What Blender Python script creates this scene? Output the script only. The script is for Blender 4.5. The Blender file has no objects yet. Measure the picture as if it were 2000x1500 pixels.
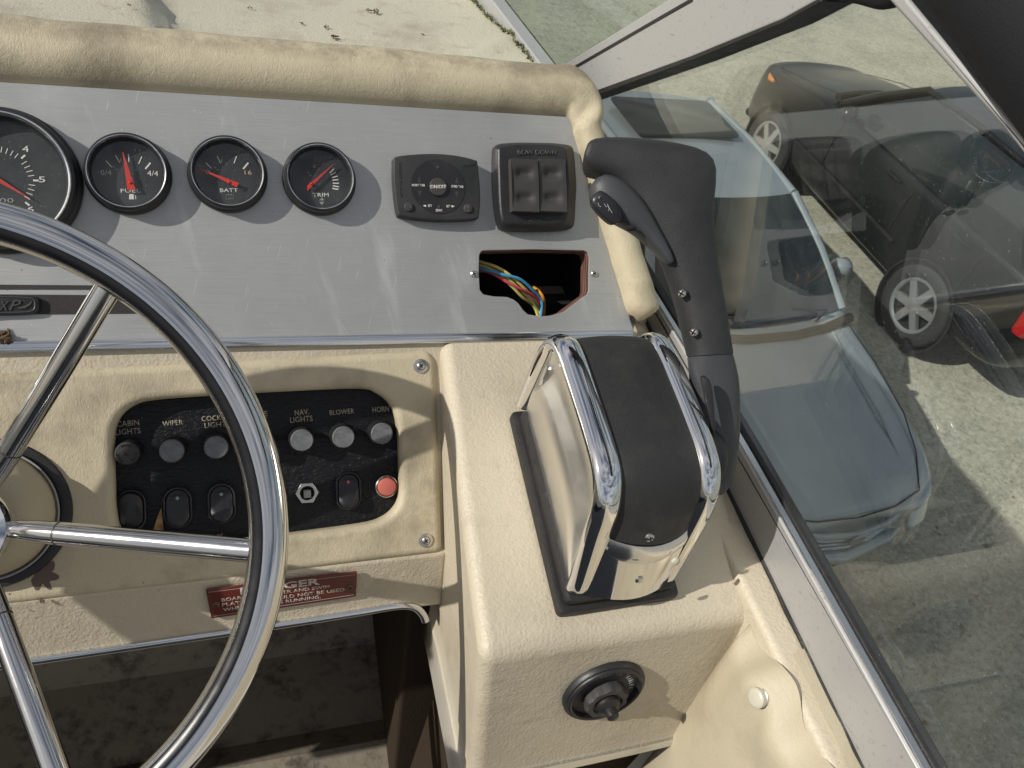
import bpy, bmesh, math, random
from mathutils import Vector, Matrix, noise
random.seed(7)
SC = bpy.context.scene
COL = SC.collection
# ------------------------------------------------------------------ camera
FPX, PCX, PCY = 1511.0, 1000.0, 750.0          # measured focal length (px of a 2000 px wide frame)
_x = Vector((4500, -190, FPX)).normalized()
_y = Vector((-580, -1721, FPX)); _y = (_y - _x * _y.dot(_x)).normalized()
_z = _x.cross(_y)
RC = Matrix((_x, _y, _z))                       # camera (right, down, forward) -> world
CAM = Vector((0, 0, 4.0))
cd = bpy.data.cameras.new('camera'); cam = bpy.data.objects.new('camera', cd); COL.objects.link(cam)
cd.sensor_width = 36; cd.lens = 36 * FPX / 2000; cd.clip_start = .02; cd.clip_end = 2000
cr = RC @ Vector((1, 0, 0)); cu = RC @ Vector((0, -1, 0)); cb = RC @ Vector((0, 0, -1))
cam.matrix_world = Matrix(((cr.x, cu.x, cb.x, CAM.x), (cr.y, cu.y, cb.y, CAM.y), (cr.z, cu.z, cb.z, CAM.z), (0, 0, 0, 1)))
cd.dof.use_dof = True; cd.dof.focus_distance = .53; cd.dof.aperture_fstop = 30
SC.camera = cam
# ------------------------------------------------------------------ world, sun, exposure
SUNL = Vector((.0235, .0016, -.0168)).normalized()     # direction in which the light travels
w = bpy.data.worlds.new('World'); SC.world = w; w.use_nodes = True
nt = w.node_tree; bg = nt.nodes['Background']
sky = nt.nodes.new('ShaderNodeTexSky'); sky.sky_type = 'NISHITA'; sky.sun_disc = False
sky.sun_elevation = math.asin(-SUNL.z); sky.sun_rotation = math.atan2(-SUNL.x, -SUNL.y)
sky.dust_density = 2.0; sky.air_density = 1.0; sky.ozone_density = 1.0
tcw = nt.nodes.new('ShaderNodeTexCoord'); mp = nt.nodes.new('ShaderNodeMapping'); mp.inputs['Scale'].default_value = (1.2, 1.2, 3.2)
nz = nt.nodes.new('ShaderNodeTexNoise'); nz.inputs['Scale'].default_value = 2.2; nz.inputs['Detail'].default_value = 7; nz.inputs['Roughness'].default_value = .55
rp = nt.nodes.new('ShaderNodeValToRGB'); rp.color_ramp.elements[0].position = .36; rp.color_ramp.elements[1].position = .62
mxw = nt.nodes.new('ShaderNodeMixRGB'); mxw.inputs['Color2'].default_value = (10, 10.2, 10.6, 1)
nt.links.new(tcw.outputs['Generated'], mp.inputs[0]); nt.links.new(mp.outputs[0], nz.inputs['Vector'])
nt.links.new(nz.outputs['Fac'], rp.inputs[0]); nt.links.new(rp.outputs[0], mxw.inputs['Fac'])
nt.links.new(sky.outputs[0], mxw.inputs['Color1']); nt.links.new(mxw.outputs[0], bg.inputs[0])
bg.inputs[1].default_value = .054
sl = bpy.data.lights.new('sun', 'SUN'); sl.energy = 4.3; sl.angle = math.radians(.55); sl.color = (1, .965, .89)
so = bpy.data.objects.new('sun', sl); COL.objects.link(so)
so.rotation_euler = SUNL.to_track_quat('-Z', 'Y').to_euler(); so.location = (-5, 0, 9)
vs = SC.view_settings; vs.view_transform = 'Standard'; vs.look = 'None'; vs.exposure = .0; vs.gamma = 1; vs.use_curve_mapping = False
SC.render.engine = 'CYCLES'
SC.cycles.max_bounces = 10; SC.cycles.transparent_max_bounces = 16

# ------------------------------------------------------------------ measuring helpers
def ray(px, py): return RC @ Vector(((px - PCX) / FPX, (py - PCY) / FPX, 1))
def at(px, py, z): return CAM + ray(px, py) * z
def hit(px, py, p0, n):
    d = ray(px, py); return CAM + d * ((p0 - CAM).dot(n) / d.dot(n))
def hitx(px, py, x): return hit(px, py, CAM + Vector((x, 0, 0)), Vector((1, 0, 0)))
def hitz(px, py, z): return hit(px, py, CAM + Vector((0, 0, z)), Vector((0, 0, 1)))
def RW(x, y, z): return CAM + Vector((x, y, z))          # boat coordinates (camera-relative measurements)
class Frame:
    def __init__(s, o, ex, ey, ez):
        s.o, s.ex, s.ey, s.ez = o.copy(), ex.normalized(), ey.normalized(), ez.normalized()
    def mw(s):
        o, a, b, c = s.o, s.ex, s.ey, s.ez
        return Matrix(((a.x, b.x, c.x, o.x), (a.y, b.y, c.y, o.y), (a.z, b.z, c.z, o.z), (0, 0, 0, 1)))
    def loc(s, px, py, n=0.0):
        p = hit(px, py, s.o + s.ez * n, s.ez) - s.o; return (p.dot(s.ex), p.dot(s.ey))
    def w(s, x, y, z=0.0): return s.o + s.ex * x + s.ey * y + s.ez * z
    def l(s, p): p = p - s.o; return Vector((p.dot(s.ex), p.dot(s.ey), p.dot(s.ez)))
    def sub(s, px, py, n=0.0):
        x, y = s.loc(px, py, n); return Frame(s.w(x, y, n), s.ex, s.ey, s.ez)
def slope_frame(o, deg):
    a = math.radians(deg)
    return Frame(o, Vector((1, 0, 0)), Vector((0, math.sin(a), math.cos(a))), Vector((0, -math.cos(a), math.sin(a))))
FA = slope_frame(at(247, 335, .563), 46)                 # aluminium instrument panel
FP = slope_frame(RW(.1439, .4421, -.4422), 44)           # top of the padded switch surround
FSt = slope_frame(RW(.1457, .3258, -.5626), 20)          # fibreglass strip below it
FT = slope_frame(RW(.1344, .1975, -.4795), 80)           # console top
FF = slope_frame(RW(.1344, .1975, -.4795), 12)           # console front
FW = slope_frame(RW(-.179, .276, -.417), 46.5)           # steering wheel plane
_az, _el = math.radians(-1.778), math.radians(6.082)
GN = Vector((math.cos(_el) * math.cos(_az), math.cos(_el) * math.sin(_az), math.sin(_el)))
_ge = Vector((0, 1, 0)); _ge = (_ge - GN * _ge.dot(GN)).normalized()
FG = Frame(CAM + GN * .3145, _ge, GN.cross(_ge) if GN.cross(_ge).z > 0 else -GN.cross(_ge), GN)   # side window plane

# ------------------------------------------------------------------ materials
def lin(c):
    return tuple(((v / 12.92) if v <= .04045 else ((v + .055) / 1.055) ** 2.4) for v in c)
class Mat:
    def __init__(s, name, col, rough=.5, metal=0.0, spec=.5, coat=0.0):
        s.m = bpy.data.materials.new(name); s.m.use_nodes = True; s.nt = s.m.node_tree
        s.b = s.nt.nodes['Principled BSDF']; s.col = None; s.base = (*col, 1)
        s.b.inputs['Base Color'].default_value = s.base; s.b.inputs['Roughness'].default_value = rough
        s.b.inputs['Metallic'].default_value = metal; s.b.inputs['Specular IOR Level'].default_value = spec
        s.b.inputs['Coat Weight'].default_value = coat
        s.tc = s.nt.nodes.new('ShaderNodeTexCoord'); s.bn = None; s.rg = None; s.rough = rough
    def coord(s, scale=(1, 1, 1), rot=(0, 0, 0)):
        m = s.nt.nodes.new('ShaderNodeMapping'); m.inputs['Scale'].default_value = scale; m.inputs['Rotation'].default_value = rot
        if any(rot):                                   # rotate first, stretch afterwards
            m.inputs['Scale'].default_value = (1, 1, 1); m2 = s.nt.nodes.new('ShaderNodeMapping'); m2.inputs['Scale'].default_value = scale
            s.nt.links.new(s.tc.outputs['Object'], m.inputs[0]); s.nt.links.new(m.outputs[0], m2.inputs[0]); return m2.outputs[0]
        s.nt.links.new(s.tc.outputs['Object'], m.inputs[0]); return m.outputs[0]
    def noise(s, scale, detail=4, rough=.55, st=(1, 1, 1), rot=(0, 0, 0), dist=0.0):
        n = s.nt.nodes.new('ShaderNodeTexNoise'); n.inputs['Scale'].default_value = scale; n.inputs['Detail'].default_value = detail
        n.inputs['Roughness'].default_value = rough; n.inputs['Distortion'].default_value = dist
        s.nt.links.new(s.coord(st, rot), n.inputs['Vector']); return n.outputs['Fac']
    def voro(s, scale, feat='F1', st=(1, 1, 1)):
        n = s.nt.nodes.new('ShaderNodeTexVoronoi'); n.feature = feat; n.inputs['Scale'].default_value = scale
        s.nt.links.new(s.coord(st), n.inputs['Vector']); return n.outputs['Distance']
    def ramp(s, sock, lo, hi, a=0.0, b=1.0):
        r = s.nt.nodes.new('ShaderNodeMapRange'); r.inputs['From Min'].default_value = lo; r.inputs['From Max'].default_value = hi
        r.inputs['To Min'].default_value = a; r.inputs['To Max'].default_value = b; s.nt.links.new(sock, r.inputs['Value']); return r.outputs[0]
    def mul(s, a, b):
        n = s.nt.nodes.new('ShaderNodeMath'); n.operation = 'MULTIPLY'; s.nt.links.new(a, n.inputs[0])
        if isinstance(b, (int, float)): n.inputs[1].default_value = b
        else: s.nt.links.new(b, n.inputs[1])
        return n.outputs[0]
    def mix(s, fac, col):
        n = s.nt.nodes.new('ShaderNodeMixRGB'); s.nt.links.new(fac, n.inputs['Fac'])
        if s.col is None: n.inputs['Color1'].default_value = s.base
        else: s.nt.links.new(s.col, n.inputs['Color1'])
        n.inputs['Color2'].default_value = (*col, 1); s.col = n.outputs[0]; s.nt.links.new(s.col, s.b.inputs['Base Color']); return s
    def bump(s, h, strength, dist=.001):
        n = s.nt.nodes.new('ShaderNodeBump'); n.inputs['Strength'].default_value = strength; n.inputs['Distance'].default_value = dist
        s.nt.links.new(h, n.inputs['Height'])
        if s.bn is not None: s.nt.links.new(s.bn, n.inputs['Normal'])
        s.bn = n.outputs[0]; s.nt.links.new(s.bn, s.b.inputs['Normal']); return s
    def roughn(s, sock, a, b, lo=.3, hi=.7):
        s.nt.links.new(s.ramp(sock, lo, hi, a, b), s.b.inputs['Roughness']); return s

M = {}
def vinyl(name, col, dirt, amt=1.0, wr=1.0):
    m = Mat(name, col, .52, spec=.42)
    m.mix(m.ramp(m.noise(14, 6, .6), .5, .78, 0, .75 * amt), dirt)
    m.mix(m.ramp(m.noise(5, 8, .7), .55, .72, 0, .6 * amt), tuple(c * .8 for c in dirt))
    m.mix(m.ramp(m.noise(420, 2, .6), .66, .8, 0, .5 * amt), tuple(c * .6 for c in dirt))
    m.bump(m.ramp(m.voro(620, 'DISTANCE_TO_EDGE'), 0, .2), .22 * wr, .0004)
    m.bump(m.noise(230, 5, .62, st=(1, .45, .6), dist=1.8), .42 * wr, .001)
    m.bump(m.noise(34, 3, .5), .22 * wr, .003)
    return m.m
M['vinyl'] = vinyl('cream vinyl', (.49, .425, .30), (.19, .16, .11), 1.35)
M['vinyl_roll'] = vinyl('cream vinyl weathered', (.50, .437, .305), (.21, .175, .12), 1.4, 1.1)
m_ = M['vinyl_roll']; nt_ = m_.node_tree; gm = nt_.nodes.new('ShaderNodeNewGeometry'); sxz = nt_.nodes.new('ShaderNodeSeparateXYZ'); nt_.links.new(gm.outputs['Normal'], sxz.inputs[0])
mr = nt_.nodes.new('ShaderNodeMapRange'); mr.inputs[1].default_value = .86; mr.inputs[2].default_value = .98; mr.inputs[4].default_value = .75; nt_.links.new(sxz.outputs['Z'], mr.inputs[0])
nn_ = nt_.nodes.new('ShaderNodeTexNoise'); nn_.inputs['Scale'].default_value = 26; nn_.inputs['Detail'].default_value = 8; nn_.inputs['Roughness'].default_value = .75
tcn = nt_.nodes.new('ShaderNodeTexCoord'); nt_.links.new(tcn.outputs['Object'], nn_.inputs['Vector'])
m2r = nt_.nodes.new('ShaderNodeMapRange'); m2r.inputs[1].default_value = .38; m2r.inputs[2].default_value = .6; nt_.links.new(nn_.outputs['Fac'], m2r.inputs[0])
mm_ = nt_.nodes.new('ShaderNodeMath'); mm_.operation = 'MULTIPLY'; nt_.links.new(mr.outputs[0], mm_.inputs[0]); nt_.links.new(m2r.outputs[0], mm_.inputs[1])
mxn = nt_.nodes.new('ShaderNodeMixRGB'); mxn.inputs['Color2'].default_value = (.20, .165, .115, 1); pb_ = nt_.nodes['Principled BSDF']; old_ = pb_.inputs['Base Color'].links[0].from_socket   # grime that has settled on the flat top
nt_.links.new(mm_.outputs[0], mxn.inputs['Fac']); nt_.links.new(old_, mxn.inputs['Color1']); nt_.links.new(mxn.outputs[0], pb_.inputs['Base Color'])
M['vinyl_pad'] = vinyl('cream vinyl coaming', (.45, .395, .285), (.30, .25, .17), .8, .9)
def gel(name, col, b=1.0, dirt=.5):
    m = Mat(name, col, .42, spec=.45)
    m.mix(m.ramp(m.noise(9, 8, .7), .50, .72, 0, dirt), (.31, .265, .195))
    m.mix(m.ramp(m.noise(38, 8, .75), .56, .68, 0, dirt * .7), (.33, .28, .205))
    m.mix(m.ramp(m.noise(650, 2, .5), .68, .78, 0, .6), (.2, .17, .13))
    m.mix(m.ramp(m.noise(70, 3, .6), .7, .76, 0, .5), (.3, .25, .18))
    m.mix(m.ramp(m.noise(1, 3, .6, st=(14, 5, 40), rot=(.2, .1, .5)), .66, .74, 0, .35), (.26, .22, .165))
    m.bump(m.noise(430, 3, .6), .6 * b, .0012)
    m.bump(m.noise(150, 2, .5), .22 * b, .002)
    return m.m
M['gel'] = gel('cream textured gelcoat', (.50, .44, .335))
M['deck'] = gel('cream deck gelcoat', (.50, .475, .37), 1.0, .9)
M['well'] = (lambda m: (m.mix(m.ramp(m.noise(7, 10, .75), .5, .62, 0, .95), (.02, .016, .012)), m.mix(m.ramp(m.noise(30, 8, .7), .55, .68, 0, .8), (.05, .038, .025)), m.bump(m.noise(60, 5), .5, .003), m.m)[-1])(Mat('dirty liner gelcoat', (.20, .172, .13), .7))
m = Mat('brushed aluminium', (.445, .447, .438), .44, .5)
m.mix(m.ramp(m.noise(1, 5, .75, st=(22, 1500, 14)), .42, .7, 0, .5), (.28, .28, .285))
m.mix(m.ramp(m.noise(7, 7, .65), .42, .72, 0, .75), (.34, .345, .34))
m.mix(m.ramp(m.noise(1, 4, .6, st=(28, 6, 10), rot=(0, 0, -.25)), .60, .72, 0, .55), (.58, .58, .57))
m.mix(m.ramp(m.noise(520, 1, .4), .76, .80, 0, .7), (.72, .72, .70))
m.mix(m.ramp(m.noise(1, 2, .4, st=(700, 26, 20), rot=(0, 0, .25)), .715, .745, 0, .5), (.66, .72, .71))
m.mix(m.ramp(m.noise(1, 2, .4, st=(800, 34, 20), rot=(0, 0, -.5)), .725, .755, 0, .4), (.66, .72, .71))
m.mix(m.ramp(m.noise(330, 1, .4), .79, .81, 0, .8), (.12, .12, .12))
m.roughn(m.noise(12, 4), .36, .52)
m.bump(m.noise(1, 3, .6, st=(16, 1800, 10)), .25, .0003)
M['alu'] = m.m
m = Mat('satin anodised aluminium', (.45, .445, .44), .42, .4)
m.mix(m.ramp(m.noise(300, 2), .62, .75, 0, .5), (.2, .19, .18)); m.mix(m.ramp(m.noise(1, 2, .4, st=(40, 500, 40), rot=(.5, 0, .3)), .72, .75, 0, .4), (.12, .11, .1))
M['anod'] = m.m
def chrome(name, r=.05, c=(.78, .78, .79)):
    m = Mat(name, c, r, 1.0); m.roughn(m.noise(40, 5), r, r + .09, .45, .75)
    m.mix(m.ramp(m.noise(500, 2), .7, .8, 0, .45), (.35, .34, .32)); m.bump(m.noise(60, 2), .04, .001); return m.m
M['chrome'] = chrome('chrome'); M['steel'] = chrome('polished stainless steel', .09, (.62, .62, .62))
M['side'] = chrome('satin side casting', .34, (.82, .80, .75))
M['trim'] = chrome('bright edge trim', .16, (.72, .73, .75))
M['screw'] = chrome('screw steel', .25, (.6, .58, .55))
def plast(name, col, rough=.42, dust=.35, bump=.4, sc=900, spec=.5):
    m = Mat(name, col, rough, spec=spec)
    m.mix(m.ramp(m.noise(25, 7, .7), .48, .85, 0, dust * .55), (.16, .155, .145))
    m.mix(m.ramp(m.noise(1700, 1, .4), .72, .8, 0, dust * 1.1), (.3, .29, .28))
    m.bump(m.noise(sc, 3, .6), bump, .0004); m.roughn(m.noise(60, 5), rough, rough + .16); return m.m
M['blk'] = plast('black plastic', (.014, .014, .016), .36, .22)
M['gripm'] = plast('dusty soft black grip rubber', (.016, .016, .018), .46, .22, .8, 1300)
M['lev'] = plast('dark grey lever plastic', (.040, .042, .047), .4, .3, .5, 1400)
M['cov'] = plast('matt black textured cover', (.016, .0158, .0165), .5, .3, .9, 1500)
M['ctl'] = plast('dusty black control face', (.02, .021, .022), .55, .3)
M['rock'] = plast('dusty grey rocker rubber', (.04, .037, .035), .6, .4)
m = Mat('faded grey knob face', (.115, .12, .13), .5); m.mix(m.ramp(m.noise(170, 6, .7), .42, .65, 0, .7), (.19, .19, .19)); m.mix(m.ramp(m.noise(420, 5, .7), .5, .7, 0, .6), (.06, .06, .065)); m.bump(m.noise(700, 3), .3, .0004); M['knob'] = m.m
M['rub'] = plast('perished black rubber', (.013, .012, .012), .42, .18, 1.2, 250)
M['sw'] = plast('glossy black switch', (.012, .012, .015), .28, .15, .1)
m = Mat('black leathergrain plate', (.006, .0065, .0085), .42, spec=.3)
m.bump(m.noise(420, 3, .6, st=(.5, 1, 1), dist=1), 1.0, .0012); m.mix(m.ramp(m.noise(900, 1), .72, .8, 0, .3), (.2, .2, .2)); M['grain'] = m.m
M['inlay'] = plast('black rim inlay', (.006, .006, .008), .22, .06, .05)
M['dial'] = plast('gauge dial', (.017, .019, .021), .7, .25, .1)
M['white'] = Mat('white print', (.72, .71, .66), .6).m
M['pwhite'] = Mat('plaque print', (.46, .42, .38), .6).m
M['gold'] = Mat('faded cream print', (.32, .285, .215), .6).m
M['yel'] = Mat('yellowed print', (.5, .38, .2), .6).m
M['dim'] = Mat('embossed black', (.05, .05, .05), .45).m
M['dimw'] = Mat('worn grey print', (.3, .3, .29), .6).m
M['red'] = Mat('red needle', (.48, .035, .025), .45).m
M['dred'] = Mat('faded red marks', (.22, .04, .04), .6).m
M['horn'] = Mat('faded red rubber button', (.50, .13, .10), .45).m
m = Mat('brown red plaque', (.12, .022, .014), .4); m.mix(m.ramp(m.noise(60, 6, .7), .5, .75, 0, .6), (.1, .03, .02)); M['plaque'] = m.m
M['ply'] = (lambda m: (m.mix(m.ramp(m.noise(1, 3, st=(30, 30, 900)), .4, .6, 0, 1), (.05, .02, .015)), m.m)[-1])(Mat('plywood edge', (.2, .085, .06), .8))
M['stripe'] = plast('dark stripe film', (.018, .014, .013), .5, .2)
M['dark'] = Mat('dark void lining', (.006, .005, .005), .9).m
M['snap'] = Mat('snap cap', (.50, .47, .38), .35).m
M['leaf'] = (lambda m: (m.mix(m.ramp(m.noise(120, 5), .4, .7), (.1, .05, .02)), m.m)[-1])(Mat('dry leaf', (.3, .18, .08), .8))
M['moss'] = (lambda m: (m.mix(m.ramp(m.noise(300, 4), .45, .6), (.03, .05, .015)), m.bump(m.noise(400, 4), 1, .003), m.m)[-1])(Mat('moss', (.14, .15, .05), .9))
M['stain'] = Mat('dark purple stain', (.11, .075, .06), .5).m
M['bstain'] = Mat('tan adhesive stain', (.38, .27, .12), .6).m
M['nest'] = Mat('mud debris', (.12, .08, .045), .9).m
M['canvas'] = (lambda m: (m.bump(m.noise(900, 2), .6, .0006), m.m)[-1])(Mat('black canvas', (.01, .01, .012), .75, spec=.25))
M['rail'] = Mat('white painted frame', (.5, .5, .5), .4, .2).m
for k, c in dict(wire_yel=(.62, .5, .16), wire_blu=(.05, .28, .48), wire_red=(.55, .06, .09), wire_grn=(.35, .48, .12), wire_org=(.6, .26, .03), wire_brn=(.18, .1, .06)).items():
    M[k] = Mat(k, c, .35).m
m = Mat('brown carpet', (.045, .031, .021), .95, spec=.1); m.bump(m.noise(700, 3), 1, .002); M['carpet'] = m.m
m = Mat('dark reflection carpet', (.02, .022, .028), .95, spec=.1); m.bump(m.noise(500, 3), 1, .003); M['floorc'] = m.m  # unseen dark carpet, made up to give the chrome something dark to reflect
M['hull'] = Mat('white hull', (.6, .58, .52), .3).m
# concrete
m = Mat('weathered concrete', (.50, .47, .38), .92, spec=.2)
m.mix(m.ramp(m.noise(1.1, 8, .65), .38, .72, 0, .75), (.24, .225, .18))
m.mix(m.ramp(m.noise(9, 6, .7), .45, .7, 0, .7), (.2, .185, .15))
m.mix(m.ramp(m.noise(22, 5, .75), .47, .62, 0, .8), (.56, .53, .44))
m.mix(m.ramp(m.noise(27, 5, .75, st=(1,1.1,1)), .54, .66, 0, .75), (.15, .14, .11))
m.mix(m.ramp(m.noise(70, 3, .7), .6, .7, 0, .7), (.10, .09, .07))
m.mix(m.ramp(m.noise(3.3, 4, .6), .68, .74, 0, .6), (.13, .09, .06))
cv = m.nt.nodes.new('ShaderNodeTexVoronoi'); cv.feature = 'DISTANCE_TO_EDGE'; cv.inputs['Scale'].default_value = .42
dn_ = m.nt.nodes.new('ShaderNodeTexNoise'); dn_.inputs['Scale'].default_value = 2.5; dn_.inputs['Detail'].default_value = 6; m.nt.links.new(m.tc.outputs['Object'], dn_.inputs['Vector'])
vm = m.nt.nodes.new('ShaderNodeVectorMath'); vm.operation = 'MULTIPLY_ADD'; vm.inputs[1].default_value = (.5, .5, .5); m.nt.links.new(dn_.outputs['Color'], vm.inputs[0]); m.nt.links.new(m.tc.outputs['Object'], vm.inputs[2]); m.nt.links.new(vm.outputs[0], cv.inputs['Vector'])
m.mix(m.ramp(cv.outputs['Distance'], .0, .003, .25, 0), (.06, .055, .045))
m.bump(m.noise(40, 5, .7), .6, .01); M['conc'] = m.m
def paint(name, col, metal=.3):
    m = Mat(name, col, .32, metal, coat=1.0); m.b.inputs['Coat Roughness'].default_value = .06
    m.mix(m.ramp(m.noise(6, 5), .4, .8, 0, .25), tuple(c * .75 for c in col)); return m.m
M['silver'] = paint('pale silver car paint', (.33, .365, .385)); M['black'] = paint('black car paint', (.008, .009, .010), .0); M['black'].node_tree.nodes['Principled BSDF'].inputs['Coat Weight'].default_value = .35; M['black'].node_tree.nodes['Principled BSDF'].inputs['Specular IOR Level'].default_value = .25
M['carglass'] = Mat('car window glass', (.012, .017, .018), .05, spec=.7).m
M['tyre'] = Mat('tyre rubber', (.02, .02, .02), .8).m; M['alloy'] = Mat('alloy wheel', (.42, .42, .42), .35, .7).m
M['lamp'] = Mat('headlamp lens', (.45, .5, .52), .12, .3, coat=1).m; M['tail'] = Mat('red tail lamp', (.45, .01, .012), .15, coat=1).m
M['amber'] = Mat('amber lamp', (.6, .2, .03), .2).m
def glass(name, tint, refl=1.0, dust=.1):
    m = bpy.data.materials.new(name); m.use_nodes = True; nt = m.node_tree; N = nt.nodes; L = nt.links
    for n in list(N): N.remove(n)
    out = N.new('ShaderNodeOutputMaterial'); tr = N.new('ShaderNodeBsdfTransparent'); gl = N.new('ShaderNodeBsdfGlossy'); gl.inputs['Roughness'].default_value = .004
    tr.inputs['Color'].default_value = (*tint, 1); gl.inputs['Color'].default_value = (1, 1, 1, 1)
    g = N.new('ShaderNodeNewGeometry'); dt = N.new('ShaderNodeVectorMath'); dt.operation = 'DOT_PRODUCT'
    L.new(g.outputs['Incoming'], dt.inputs[0]); L.new(g.outputs['Normal'], dt.inputs[1])
    def mth(op, a, b=None):
        n = N.new('ShaderNodeMath'); n.operation = op
        for i, v in enumerate((a, b)):
            if v is None: continue
            if isinstance(v, (int, float)): n.inputs[i].default_value = v
            else: L.new(v, n.inputs[i])
        return n.outputs[0]
    c = mth('ABSOLUTE', dt.outputs['Value']); f = mth('POWER', mth('SUBTRACT', 1.0, c), 5.0)      # Schlick Fresnel, n = 1.5
    f = mth('ADD', mth('MULTIPLY', f, .96), .04); f = mth('MINIMUM', mth('MULTIPLY', f, refl), 1.0)
    mx = N.new('ShaderNodeMixShader'); L.new(f, mx.inputs[0]); L.new(tr.outputs[0], mx.inputs[1]); L.new(gl.outputs[0], mx.inputs[2])
    df = N.new('ShaderNodeBsdfDiffuse'); df.inputs['Color'].default_value = (.62, .64, .6, 1)
    tc = N.new('ShaderNodeTexCoord'); n1 = N.new('ShaderNodeTexNoise'); n1.inputs['Scale'].default_value = 650; n1.inputs['Detail'].default_value = 1
    n2 = N.new('ShaderNodeTexNoise'); n2.inputs['Scale'].default_value = 9; n2.inputs['Detail'].default_value = 5
    L.new(tc.outputs['Object'], n1.inputs['Vector']); L.new(tc.outputs['Object'], n2.inputs['Vector'])
    r1 = N.new('ShaderNodeMapRange'); r1.inputs[1].default_value = .72; r1.inputs[2].default_value = .78; r1.inputs[4].default_value = .22; L.new(n1.outputs['Fac'], r1.inputs[0])
    r2 = N.new('ShaderNodeMapRange'); r2.inputs[1].default_value = .4; r2.inputs[2].default_value = .75; r2.inputs[3].default_value = dust * .15; r2.inputs[4].default_value = dust; L.new(n2.outputs['Fac'], r2.inputs[0])
    fa = mth('MINIMUM', mth('ADD', r1.outputs[0], r2.outputs[0]), 1.0)
    m2 = N.new('ShaderNodeMixShader'); L.new(fa, m2.inputs[0]); L.new(mx.outputs[0], m2.inputs[1]); L.new(df.outputs[0], m2.inputs[2])
    L.new(m2.outputs[0], out.inputs[0]); return m
M['glass'] = glass('green tinted window glass', (.90, .935, .918), 1.6, .006)
M['fglass'] = glass('green tinted windscreen glass', (.84, .90, .87), .9, .02)
M['lens'] = glass('gauge lens', (.97, .97, .97), .6, .012)

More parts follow.
